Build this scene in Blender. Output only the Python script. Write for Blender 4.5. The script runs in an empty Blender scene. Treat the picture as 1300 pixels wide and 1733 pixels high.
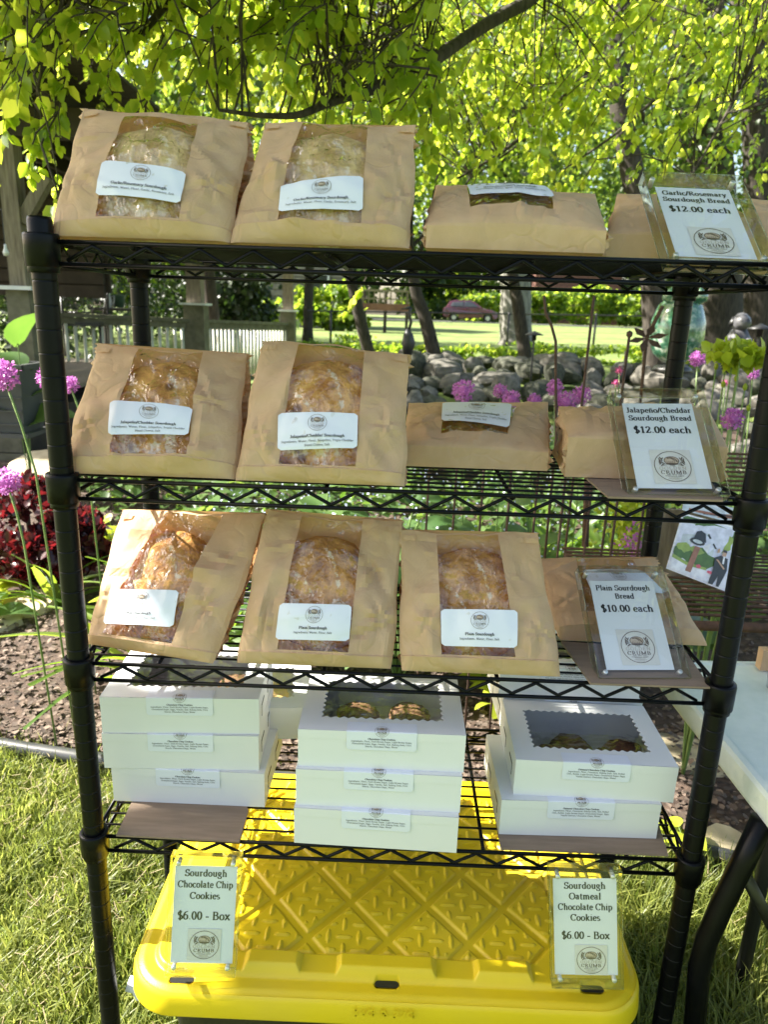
import bpy, math, numpy as np
from mathutils import Vector, Matrix
PI = math.pi
rng = np.random.default_rng(7)
sc = bpy.context.scene
COL = sc.collection
V3 = lambda *a: np.array(a, float)

# ------------------------------------------------------------------ camera
FPX = 1229.04
CAM = V3(.4414, -.9336, 1.2629)
def _rot(y, p, r):
    cy, sy, cp, sp, cr, sr = math.cos(y), math.sin(y), math.cos(p), math.sin(p), math.cos(r), math.sin(r)
    f = V3(sy*cp, cy*cp, -sp); rt = V3(cy, -sy, 0); up = np.cross(rt, f)
    return np.array([cr*rt+sr*up, -(-sr*rt+cr*up), f])
CR = _rot(-.0126, .2716, .0332)
def ray(px, py): return CR.T @ V3((px-650)/FPX, (py-866.5)/FPX, 1)
def AY(px, py, y): d = ray(px, py); return CAM+d*(y-CAM[1])/d[1]      # a point at depth y
def AZ(px, py, z): d = ray(px, py); return CAM+d*(z-CAM[2])/d[2]      # a point at height z
def PJ(P): q = CR @ (np.asarray(P)-CAM); return V3(650+FPX*q[0]/q[2], 866.5+FPX*q[1]/q[2])
cd = bpy.data.cameras.new('camera'); cam = bpy.data.objects.new('camera', cd); COL.objects.link(cam)
cd.sensor_fit = 'VERTICAL'; cd.sensor_height = 24; cd.sensor_width = 18; cd.lens = FPX/1733*24
cd.clip_start = .02; cd.clip_end = 400
cd.dof.use_dof = True; cd.dof.focus_distance = 1.12; cd.dof.aperture_fstop = 5.0
m = Matrix.Identity(4)
for i in range(3):
    m[i][0] = CR[0][i]; m[i][1] = -CR[1][i]; m[i][2] = -CR[2][i]; m[i][3] = CAM[i]
cam.matrix_world = m
sc.camera = cam
# ------------------------------------------------------------------ light
SUN = V3(-1.18, .13, 1); SUN /= np.linalg.norm(SUN)
w = bpy.data.worlds.new('World'); sc.world = w; w.use_nodes = True
nt = w.node_tree; nt.nodes.clear()
sky = nt.nodes.new('ShaderNodeTexSky'); sky.sky_type = 'NISHITA'; sky.sun_disc = False
sky.sun_elevation = math.asin(SUN[2]); sky.sun_rotation = math.atan2(SUN[0], SUN[1])
sky.air_density = 1.0; sky.dust_density = 2.5; sky.ozone_density = 1.0
bg = nt.nodes.new('ShaderNodeBackground'); bg.inputs[1].default_value = .095
wo = nt.nodes.new('ShaderNodeOutputWorld')
tn = nt.nodes.new('ShaderNodeMixRGB'); tn.blend_type = 'MULTIPLY'; tn.inputs[0].default_value = 1; tn.inputs[2].default_value = (1.0, .94, .87, 1)   # hazy warm daylight
nt.links.new(sky.outputs[0], tn.inputs[1]); nt.links.new(tn.outputs[0], bg.inputs[0]); nt.links.new(bg.outputs[0], wo.inputs[0])
sd = bpy.data.lights.new('sun', 'SUN'); sd.energy = 5.0; sd.angle = math.radians(.53); sd.color = (1, .95, .86)
so = bpy.data.objects.new('sun', sd); COL.objects.link(so)
so.rotation_euler = Vector(SUN).to_track_quat('Z', 'Y').to_euler()
sc.view_settings.view_transform = 'Standard'; sc.view_settings.look = 'None'
sc.view_settings.exposure = 2.25; sc.view_settings.gamma = 1; sc.view_settings.use_curve_mapping = False
sc.render.engine = 'CYCLES'
cy = sc.cycles
cy.max_bounces = 9; cy.diffuse_bounces = 4; cy.glossy_bounces = 3; cy.transmission_bounces = 6
cy.transparent_max_bounces = 24; cy.use_denoising = True; cy.caustics_reflective = False; cy.caustics_refractive = False
cy.sample_clamp_indirect = 6

# ------------------------------------------------------------------ materials
def NT(name):
    m = bpy.data.materials.new(name); m.use_nodes = True; t = m.node_tree; t.nodes.clear()
    return m, t, (lambda k, **kw: _n(t, k, kw)), (lambda a, b: t.links.new(a, b))
def _n(t, k, kw):
    n = t.nodes.new('ShaderNode'+k)
    for a, b in kw.items():
        if a[0] == 'i' and a[1:].isdigit(): n.inputs[int(a[1:])].default_value = b
        else: setattr(n, a, b)
    return n
def c4(c): return (c[0], c[1], c[2], 1)
def ramp(N, L, src, stops):
    r = N('ValToRGB'); e = r.color_ramp.elements
    while len(e) < len(stops): e.new(.5)
    for i, (p, c) in enumerate(stops):
        e[i].position = p; e[i].color = c4(c) if hasattr(c, '__len__') else (c, c, c, 1)
    L(src, r.inputs[0]); return r.outputs[0]
def noise(N, L, scale, detail=4, vec=None, coord='Object', stretch=None, dist=0, rough=.55):
    n = N('TexNoise'); n.inputs['Scale'].default_value = scale; n.inputs['Detail'].default_value = detail
    n.inputs['Distortion'].default_value = dist; n.inputs['Roughness'].default_value = rough
    if vec is None:
        tc = N('TexCoord'); vec = tc.outputs[coord]
    if stretch:
        mp = N('Mapping'); mp.inputs['Scale'].default_value = stretch; L(vec, mp.inputs[0]); vec = mp.outputs[0]
    L(vec, n.inputs['Vector']); return n.outputs['Fac']
def mat(name, c1, c2=None, scale=8, rough=.6, bump=0, bscale=40, coord='Object', stretch=None, metal=0, spec=.5, transl=None, tfac=.3, c3=None, coat=0, lo=.35, hi=.65):
    """a procedural surface: two or three tones mixed by noise, a fine bump, optional light coming through"""
    m, t, N, L = NT(name)
    b = N('BsdfPrincipled'); b.inputs['Roughness'].default_value = rough; b.inputs['Metallic'].default_value = metal
    b.inputs['Specular IOR Level'].default_value = spec; b.inputs['Coat Weight'].default_value = coat
    col = None
    if c2 is not None:
        st = [(lo, c1), (hi, c2)] if c3 is None else [(.3, c1), (.5, c2), (.68, c3)]
        col = ramp(N, L, noise(N, L, scale, 5, None, coord, stretch), st); L(col, b.inputs['Base Color'])
    else: b.inputs['Base Color'].default_value = c4(c1)
    if bump:
        bp = N('Bump', i0=bump); bp.inputs['Distance'].default_value = .004
        L(noise(N, L, bscale, 5, None, coord, stretch), bp.inputs['Height']); L(bp.outputs[0], b.inputs['Normal'])
    o = N('OutputMaterial'); sh = b.outputs[0]
    if transl is not None:
        tr = N('BsdfTranslucent'); tr.inputs[0].default_value = c4(transl); mx = N('MixShader', i0=tfac)
        L(sh, mx.inputs[1]); L(tr.outputs[0], mx.inputs[2]); sh = mx.outputs[0]
    L(sh, o.inputs[0]); return m
def leafmat(name, a, b, tr1, tr2, tfac=.5, rough=.45, per='isl'):
    m, t, N, L = NT(name)
    if per == 'isl': g = N('NewGeometry').outputs['Random Per Island']
    else: g = N('ObjectInfo').outputs['Random']
    p = N('BsdfPrincipled'); p.inputs['Roughness'].default_value = rough; p.inputs['Specular IOR Level'].default_value = .45
    tc = noise(N, L, 1.3, 3); ad = N('Math', operation='ADD'); L(g, ad.inputs[0]); L(tc, ad.inputs[1])
    ms = N('Math', operation='MULTIPLY'); ms.inputs[1].default_value = .5; L(ad.outputs[0], ms.inputs[0])
    L(ramp(N, L, ms.outputs[0], [(.2, a), (.8, b)]), p.inputs['Base Color'])
    tl = N('BsdfTranslucent'); L(ramp(N, L, ms.outputs[0], [(.2, tr1), (.8, tr2)]), tl.inputs[0])
    mx = N('MixShader', i0=tfac); L(p.outputs[0], mx.inputs[1]); L(tl.outputs[0], mx.inputs[2])
    o = N('OutputMaterial'); L(mx.outputs[0], o.inputs[0]); return m
def clearmat(name, gl=.05, tint=(1, 1, 1), rough=.03, bump=0, bscale=60, stretch=None, base=.04):
    """clear sheet: see-through with a Fresnel reflection"""
    m, t, N, L = NT(name)
    tr = N('BsdfTransparent'); tr.inputs[0].default_value = c4(tint)
    g = N('BsdfGlossy'); g.inputs['Roughness'].default_value = rough
    lw = N('LayerWeight', i0=.5); pw = N('Math', operation='POWER'); pw.inputs[1].default_value = 5
    ml = N('Math', operation='MULTIPLY_ADD'); ml.inputs[1].default_value = .9; ml.inputs[2].default_value = base
    L(lw.outputs['Facing'], pw.inputs[0]); L(pw.outputs[0], ml.inputs[0]); ad = N('Math', operation='ADD', use_clamp=True); ad.inputs[1].default_value = gl
    if bump:
        bp = N('Bump', i0=bump); bp.inputs['Distance'].default_value = .016
        L(noise(N, L, bscale, 3, None, 'Object', stretch, .6), bp.inputs['Height'])
        L(bp.outputs[0], g.inputs['Normal']); L(bp.outputs[0], lw.inputs['Normal'])
    L(ml.outputs[0], ad.inputs[0]); mx = N('MixShader'); L(ad.outputs[0], mx.inputs[0])
    L(tr.outputs[0], mx.inputs[1]); L(g.outputs[0], mx.inputs[2])
    o = N('OutputMaterial'); L(mx.outputs[0], o.inputs[0]); return m

M = {}
M['rack'] = mat('black_epoxy_wire', (.002, .0023, .003), (.0035, .004, .005), 30, .33, .04, 300, spec=.14)
def kraft():
    m = mat('kraft_paper', (.56, .395, .225), (.64, .465, .28), 35, .68, .35, 900, transl=(.85, .46, .2), tfac=.24, spec=.35, lo=.3, hi=.7)
    t = m.node_tree; N = lambda k, **kw: _n(t, k, kw); L = lambda a, b: t.links.new(a, b)
    old = [n for n in t.nodes if n.type == 'BUMP'][0]; b2 = N('Bump', i0=.34); b2.inputs['Distance'].default_value = .012
    vo = N('TexVoronoi', feature='DISTANCE_TO_EDGE'); vo.inputs['Scale'].default_value = 13; tc = N('TexCoord')
    nz = N('TexNoise'); nz.inputs['Scale'].default_value = 9; L(tc.outputs['Object'], nz.inputs['Vector']); mx = N('MixRGB', i0=.12); L(tc.outputs['Object'], mx.inputs[1]); L(nz.outputs['Color'], mx.inputs[2]); L(mx.outputs[0], vo.inputs['Vector'])
    f2 = noise(N, L, 17, 3, None, 'Object', None, 1.2); ad = N('Math', operation='ADD'); sm = N('Math', operation='MULTIPLY'); sm.inputs[1].default_value = .22
    n3 = noise(N, L, 11, 2, None, 'Object', None, .8); sb_ = N('Math', operation='SUBTRACT'); sb_.inputs[1].default_value = .5; ab = N('Math', operation='ABSOLUTE'); L(n3, sb_.inputs[0]); L(sb_.outputs[0], ab.inputs[0])
    L(ramp(N, L, ab.outputs[0], [(0, 0), (.035, 1)]), sm.inputs[0]); L(sm.outputs[0], ad.inputs[0]); L(f2, ad.inputs[1])
    L(ad.outputs[0], b2.inputs['Height']); L(old.outputs[0], b2.inputs['Normal'])
    for n in t.nodes:
        if n.type == 'BSDF_PRINCIPLED': L(b2.outputs[0], n.inputs['Normal'])
    return m
M['kraft'] = kraft()
M['label'] = mat('white_sticker', (.64, .67, .74), (.68, .71, .78), 12, .42)
M['ink'] = mat('black_ink', (.012, .012, .013), (.018, .018, .02), 50, .5)
M['inkgrey'] = mat('brown_ink', (.10, .075, .055), (.14, .105, .075), 80, .5)
M['inklight'] = mat('pale_brown_ink', (.30, .24, .18), (.36, .29, .22), 80, .5)
M['inktan'] = mat('tan_ink', (.42, .33, .24), (.52, .43, .33), 300, .5)
M['cream'] = mat('cream_print', (.60, .60, .56), (.64, .64, .60), 60, .5)
M['paper'] = mat('white_paper', (.66, .70, .72), (.69, .73, .75), 5, .5)
M['film'] = clearmat('cellophane', .035, (.98, .96, .91), .05, .9, 38, (1, 1, .45))
M['boxfilm'] = clearmat('box_window_film', .05, (.93, .94, .96), .04, .25, 10)
M['acrylic'] = clearmat('acrylic_face', .02, (.97, .98, .97), .01)
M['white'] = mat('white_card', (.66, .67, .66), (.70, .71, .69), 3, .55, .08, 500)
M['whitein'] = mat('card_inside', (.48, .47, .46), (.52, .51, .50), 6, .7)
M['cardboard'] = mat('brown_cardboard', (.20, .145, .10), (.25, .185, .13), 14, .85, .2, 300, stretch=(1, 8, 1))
M['yellow'] = mat('yellow_plastic', (.60, .44, .010), (.67, .50, .012), 3, .40, .10, 500, spec=.4, c3=(.63, .47, .03))
M['blackplastic'] = mat('black_plastic', (.012, .013, .012), (.018, .02, .018), 6, .42, .1, 300)
M['cookie'] = mat('baked_cookie', (.10, .045, .018), (.19, .095, .04), 45, .8, 1, 90, c3=(.035, .017, .01))
M['cookiepale'] = mat('pale_cookie', (.50, .30, .09), (.62, .42, .16), 40, .8, .8, 90)
M['magnet'] = mat('magnet_metal', (.55, .55, .53), (.7, .7, .68), 40, .3, metal=.6)
def edge_glass():
    m, t, N, L = NT('acrylic_edge')
    tr = N('BsdfTransparent'); tr.inputs[0].default_value = (.86, .88, .78, 1)
    g = N('BsdfGlass'); g.inputs['IOR'].default_value = 1.49; g.inputs['Roughness'].default_value = .04; g.inputs[0].default_value = (.9, .93, .84, 1)
    mx = N('MixShader'); f = noise(N, L, 14, 2); L(ramp(N, L, f, [(.4, .15), (.6, .8)]), mx.inputs[0])
    L(tr.outputs[0], mx.inputs[1]); L(g.outputs[0], mx.inputs[2]); o = N('OutputMaterial'); L(mx.outputs[0], o.inputs[0]); return m
M['acedge'] = edge_glass()
def crust(name, a, b, flour, spots):
    m, t, N, L = NT(name)
    p = N('BsdfPrincipled'); p.inputs['Roughness'].default_value = .75
    base = ramp(N, L, noise(N, L, 28, 8, rough=.7), [(.36, a), (.60, b)])
    big = ramp(N, L, noise(N, L, 11, 3, None, 'Object', None, .8), [(.46, .12), (.60, .95)]); fine = noise(N, L, 190, 5)
    mu = N('Math', operation='MULTIPLY'); L(big, mu.inputs[0]); L(fine, mu.inputs[1])
    f = ramp(N, L, mu.outputs[0], [(.36-flour*.06, 0), (.50-flour*.06, .8)])
    mx = N('MixRGB'); L(f, mx.inputs[0]); L(base, mx.inputs[1]); mx.inputs[2].default_value = (.80, .71, .56, 1)
    vo = N('TexVoronoi'); vo.inputs['Scale'].default_value = 26; tc = N('TexCoord'); L(tc.outputs['Object'], vo.inputs['Vector'])
    s = ramp(N, L, vo.outputs['Distance'], [(.14, spots), (.24, 0)])
    m2 = N('MixRGB'); L(s, m2.inputs[0]); L(mx.outputs[0], m2.inputs[1]); m2.inputs[2].default_value = (.10, .035, .015, 1)
    L(m2.outputs[0], p.inputs['Base Color'])
    bp = N('Bump', i0=1); bp.inputs['Distance'].default_value = .008; L(noise(N, L, 55, 8), bp.inputs['Height']); L(bp.outputs[0], p.inputs['Normal'])
    o = N('OutputMaterial'); L(p.outputs[0], o.inputs[0]); return m
M['crust_garlic'] = crust('garlic_crust', (.42, .28, .11), (.72, .55, .28), .9, .2)
M['crust_jal'] = crust('cheddar_crust', (.36, .15, .035), (.74, .43, .13), 1.0, .75)
M['crust_plain'] = crust('plain_crust', (.30, .125, .028), (.64, .34, .10), .75, .12)
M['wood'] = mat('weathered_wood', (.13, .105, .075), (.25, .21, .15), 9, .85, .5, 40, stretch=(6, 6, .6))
M['woodgreen'] = mat('stained_rail', (.085, .08, .05), (.15, .14, .095), 9, .8, .4, 40)
M['baluster'] = mat('pale_baluster', (.50, .51, .43), (.60, .61, .52), 9, .6)
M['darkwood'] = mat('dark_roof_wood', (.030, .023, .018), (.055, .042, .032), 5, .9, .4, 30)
M['capw'] = mat('white_cap', (.58, .6, .62), (.66, .68, .7), 9, .5)
M['iron'] = mat('black_iron', (.012, .012, .013), (.02, .02, .02), 20, .4)
M['rust'] = mat('rusty_iron', (.05, .028, .019), (.10, .052, .032), 40, .85, .4, 200)
M['bark'] = mat('tree_bark', (.022, .018, .013), (.065, .053, .040), 14, .95, 1, 18, stretch=(3, 3, .5))
M['barkgrey'] = mat('grey_bark', (.11, .105, .09), (.24, .23, .20), 5, .95, 1, 12, stretch=(3, 3, .5))
M['rock'] = mat('fieldstone', (.045, .043, .036), (.13, .12, .10), 2.5, .85, .8, 30, c3=(.19, .175, .15))
M['rockdark'] = mat('mossy_stone', (.025, .03, .018), (.09, .09, .065), 5, .9, .6, 30)
M['flag'] = mat('sandstone', (.34, .28, .17), (.52, .45, .30), 9, .85, .5, 40)
M['mulch'] = mat('mulch_soil', (.035, .022, .015), (.085, .055, .038), 30, .95, 1, 90)
M['chip'] = leafmat('bark_chip', (.035, .026, .02), (.21, .155, .12), (.1, .05, .03), (.1, .05, .03), .03, .9)
M['grey'] = mat('grey_plastic', (.05, .052, .055), (.07, .072, .075), 5, .5)
M['pipe'] = mat('edging_pipe', (.03, .032, .033), (.055, .056, .057), 12, .35)
M['tabletop'] = mat('white_table_plastic', (.60, .66, .60), (.66, .71, .65), 40, .45, .1, 700)
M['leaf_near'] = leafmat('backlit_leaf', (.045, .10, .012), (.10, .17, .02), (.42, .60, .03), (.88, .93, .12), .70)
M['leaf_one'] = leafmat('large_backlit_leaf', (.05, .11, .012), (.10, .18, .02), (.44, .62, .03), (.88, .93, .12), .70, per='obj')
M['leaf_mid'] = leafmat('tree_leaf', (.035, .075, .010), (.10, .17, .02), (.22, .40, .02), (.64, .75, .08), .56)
M['leaf_deep'] = leafmat('shaded_tree_leaf', (.018, .04, .008), (.055, .095, .018), (.08, .18, .02), (.34, .46, .05), .42)  # darker copy of tree_leaf, the canopy's shaded depth put into its colour
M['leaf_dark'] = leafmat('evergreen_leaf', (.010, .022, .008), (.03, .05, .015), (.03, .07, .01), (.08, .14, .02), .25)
M['leaf_lime'] = leafmat('lime_leaf', (.25, .34, .02), (.42, .46, .04), (.5, .6, .02), (.7, .75, .05), .4)
M['hosta'] = leafmat('hosta_leaf', (.045, .10, .03), (.11, .18, .06), (.15, .30, .04), (.35, .5, .08), .35, .35, 'obj')
M['groundleaf'] = leafmat('ground_leaf', (.03, .07, .018), (.09, .15, .04), (.10, .22, .02), (.3, .45, .06), .35)
M['strap'] = leafmat('strap_leaf', (.05, .11, .02), (.13, .20, .03), (.2, .36, .02), (.45, .6, .05), .45, .4, 'obj')
M['heuch'] = leafmat('burgundy_leaf', (.030, .010, .013), (.075, .022, .026), (.04, .006, .008), (.38, .025, .03), .28, .22)
M['grass'] = leafmat('grass_blade', (.075, .105, .022), (.23, .25, .06), (.24, .34, .04), (.56, .58, .14), .42)
M['lawn'] = mat('lawn', (.06, .10, .02), (.13, .18, .035), 1.2, .9, .8, 60, c3=(.18, .22, .05))
M['purple'] = leafmat('allium_floret', (.38, .08, .36), (.60, .22, .58), (.5, .1, .5), (.8, .4, .8), .35)
M['pink'] = leafmat('pink_petal', (.6, .05, .25), (.7, .15, .35), (.7, .1, .3), (.8, .2, .4), .3)
M['bluef'] = leafmat('forget_me_not', (.45, .52, .80), (.75, .78, .85), (.4, .45, .7), (.6, .6, .8), .3)
M['stem'] = mat('green_stem', (.12, .20, .05), (.18, .26, .08), 20, .5)
M['carred'] = mat('maroon_paint', (.06, .008, .014), (.075, .010, .017), 3, .25, coat=1)
M['glassdark'] = mat('dark_glass', (.03, .035, .04), (.05, .055, .06), 3, .08)
M['tyre'] = mat('tyre_rubber', (.02, .02, .02), (.03, .03, .03), 30, .8)
M['alloy'] = mat('alloy', (.4, .4, .4), (.5, .5, .5), 9, .3, metal=.7)
M['redlens'] = mat('red_lens', (.5, .01, .01), (.55, .02, .02), 9, .2)
M['siding'] = mat('log_siding', (.13, .115, .10), (.22, .20, .17), 3, .8, .4, 20)
M['brick'] = mat('brick_red', (.13, .06, .045), (.19, .09, .065), 3, .85, .4, 40)
M['roofm'] = mat('shingle', (.07, .065, .06), (.11, .10, .095), 6, .9, .5, 30)
M['asphalt'] = mat('asphalt', (.045, .045, .045), (.06, .06, .06), 6, .9)
M['mosaicg'] = mat('green_mosaic', (.012, .05, .03), (.06, .17, .11), 22, .15, c3=(.50, .53, .46), coat=.6)
M['greenpot'] = mat('green_glaze', (.05, .10, .07), (.07, .13, .09), 8, .4)
M['statue'] = mat('stone_statue', (.015, .015, .018), (.14, .14, .15), 7, .5)
for nm, c in (('p_sky', (.62, .62, .75)), ('p_green', (.07, .14, .03)), ('p_lgreen', (.28, .36, .08)), ('p_house', (.50, .53, .57)), ('p_suit', (.025, .028, .035)), ('p_skin', (.50, .30, .21)), ('p_post', (.30, .13, .08)), ('p_white', (.72, .70, .78)), ('p_pink', (.6, .1, .15))):
    M[nm] = mat('print_'+nm[2:], c, tuple(min(1, v*1.35) for v in c), 60, .3, coord='Object')

# ------------------------------------------------------------------ mesh helpers
class MB:
    def __init__(s): s.v = []; s.f = []; s.mi = []; s.n = 0
    def add(s, v, f, mi=0):
        v = np.asarray(v, float).reshape(-1, 3); s.v.append(v)
        for q in f: s.f.append(tuple(int(i)+s.n for i in q)); s.mi.append(mi)
        s.n += len(v); return s
    def box(s, c, d, R=None, mi=0):
        v = np.array([[x, y, z] for x in (-.5, .5) for y in (-.5, .5) for z in (-.5, .5)])*np.array(d)
        if R is not None: v = v @ np.asarray(R).T
        return s.add(v+np.array(c), [(0, 1, 3, 2), (4, 6, 7, 5), (0, 4, 5, 1), (2, 3, 7, 6), (0, 2, 6, 4), (1, 5, 7, 3)], mi)
    def tube(s, P, r, k=8, cap=True, mi=0):
        P = np.asarray(P, float); n = len(P); r = np.ones(n)*r
        T = np.gradient(P, axis=0); T /= np.linalg.norm(T, axis=1)[:, None]+1e-12
        a = V3(0, 0, 1) if abs(T[0][2]) < .9 else V3(1, 0, 0)
        A = np.cross(T[0], a); A /= np.linalg.norm(A); V = []
        for i in range(n):
            A = A-T[i]*np.dot(A, T[i]); A /= np.linalg.norm(A); B = np.cross(T[i], A)
            th = np.arange(k)/k*2*PI
            V.append(P[i]+r[i]*(np.cos(th)[:, None]*A+np.sin(th)[:, None]*B))
        F = [(i*k+j, i*k+(j+1) % k, (i+1)*k+(j+1) % k, (i+1)*k+j) for i in range(n-1) for j in range(k)]
        if cap: F += [tuple(range(k))[::-1], tuple(range((n-1)*k, n*k))]
        return s.add(np.vstack(V), F, mi)
    def lathe(s, prof, c=(0, 0, 0), k=20, R=None, mi=0):
        th = np.arange(k)/k*2*PI; V = np.vstack([np.stack([r*np.cos(th), r*np.sin(th), z+0*th], 1) for r, z in prof])
        if R is not None: V = V @ np.asarray(R).T
        n = len(prof); F = [(i*k+j, i*k+(j+1) % k, (i+1)*k+(j+1) % k, (i+1)*k+j) for i in range(n-1) for j in range(k)]
        return s.add(V+np.array(c), F, mi)
    def grid(s, G, mi=0, flip=False):
        G = np.asarray(G, float); a, b = G.shape[:2]
        F = [(i*b+j, i*b+j+1, (i+1)*b+j+1, (i+1)*b+j) for i in range(a-1) for j in range(b-1)]
        if flip: F = [q[::-1] for q in F]
        return s.add(G.reshape(-1, 3), F, mi)
    def mesh(s, name, mats, smooth=False):
        me = bpy.data.meshes.new(name); me.from_pydata(np.vstack(s.v).tolist(), [], s.f)
        for q in (mats if isinstance(mats, (list, tuple)) else [mats]): me.materials.append(M[q])
        if any(s.mi): me.polygons.foreach_set('material_index', s.mi)
        if smooth: me.polygons.foreach_set('use_smooth', [True]*len(me.polygons))
        me.update(); return me
    def build(s, name, mats, parent=None, smooth=False): return link(name, s.mesh(name, mats, smooth), parent)
def link(name, me, parent=None, loc=None):
    o = bpy.data.objects.new(name, me); COL.objects.link(o)
    if parent is not None: o.parent = parent
    if loc is not None: o.location = loc
    return o
def tag(o, label=None, cat=None, group=None, kind=None):
    if label: o['label'] = label
    if cat: o['category'] = cat
    if group: o['group'] = group
    if kind: o['kind'] = kind
    return o
def thing(name, label, cat, loc=(0, 0, 0), rz=0, group=None):
    o = link(name, None); o.location = Vector(loc); o.rotation_euler = (0, 0, rz); return tag(o, label, cat, group)
def copy_tree(o, parent=None):
    c = o.copy(); COL.objects.link(c); c.parent = parent
    for ch in [x for x in o.children]: copy_tree(ch, c)
    return c
def fastmesh(name, V, F4=None, F3=None, mname=None, smooth=False):
    """numpy arrays straight into a mesh"""
    me = bpy.data.meshes.new(name); me.vertices.add(len(V)); me.vertices.foreach_set('co', V.astype('f').ravel())
    li = []; ls = []
    if F4 is not None: li.append(F4.ravel()); ls.append(np.full(len(F4), 4))
    if F3 is not None: li.append(F3.ravel()); ls.append(np.full(len(F3), 3))
    li = np.concatenate(li); ls = np.concatenate(ls); st = np.concatenate([[0], np.cumsum(ls)[:-1]])
    me.loops.add(len(li)); me.loops.foreach_set('vertex_index', li.astype('i'))
    me.polygons.add(len(ls)); me.polygons.foreach_set('loop_start', st.astype('i')); me.polygons.foreach_set('loop_total', ls.astype('i'))
    if smooth: me.polygons.foreach_set('use_smooth', [True]*len(ls))
    me.materials.append(M[mname]); me.update(calc_edges=True); return me
def rnd_unit(n): v = rng.normal(size=(n, 3)); return v/np.linalg.norm(v, axis=1)[:, None]
def nrm(v): return v/(np.linalg.norm(v, axis=-1, keepdims=True)+1e-12)
LEAF = np.array([[0, 0, 0], [.40, .30, .05], [.33, .66, .05], [0, 1.05, -.08], [-.33, .66, .05], [-.40, .30, .05]])
def leaves(C, size, D=None, Nn=None, mname='leaf_mid', name='leaves'):
    """folded leaf faces at C, pointing along D with normals near Nn"""
    n = len(C); size = np.ones(n)*size
    if D is None: D = rnd_unit(n)
    if Nn is None: Nn = rnd_unit(n)
    D = nrm(D); X = nrm(np.cross(D, Nn)); Z = np.cross(X, D)
    w = rng.uniform(.8, 1.1, n)
    V = (C[:, None, :] + size[:, None, None]*(LEAF[None, :, 0:1]*w[:, None, None]*X[:, None, :]+LEAF[None, :, 1:2]*D[:, None, :]+LEAF[None, :, 2:3]*Z[:, None, :])).reshape(-1, 3)
    b = np.arange(n)[:, None]*6
    F = np.vstack([b+np.array([0, 1, 2, 3]), b+np.array([0, 3, 4, 5])])
    return fastmesh(name, V, F4=F, mname=mname)
def smooth01(a, b, x): t = np.clip((np.asarray(x, float)-a)/(b-a), 0, 1); return t*t*(3-2*t)
_ph = rng.uniform(0, 6.28, (8, 3)); _fr = rng.normal(size=(8, 3))
def wob(P, f=1):   # cheap smooth noise in -1..1
    P = np.asarray(P)*f; s = 0
    for i in range(8): s = s+np.sin(P @ (_fr[i]*(1+.3*i))+_ph[i, 0])
    return s/4

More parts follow.
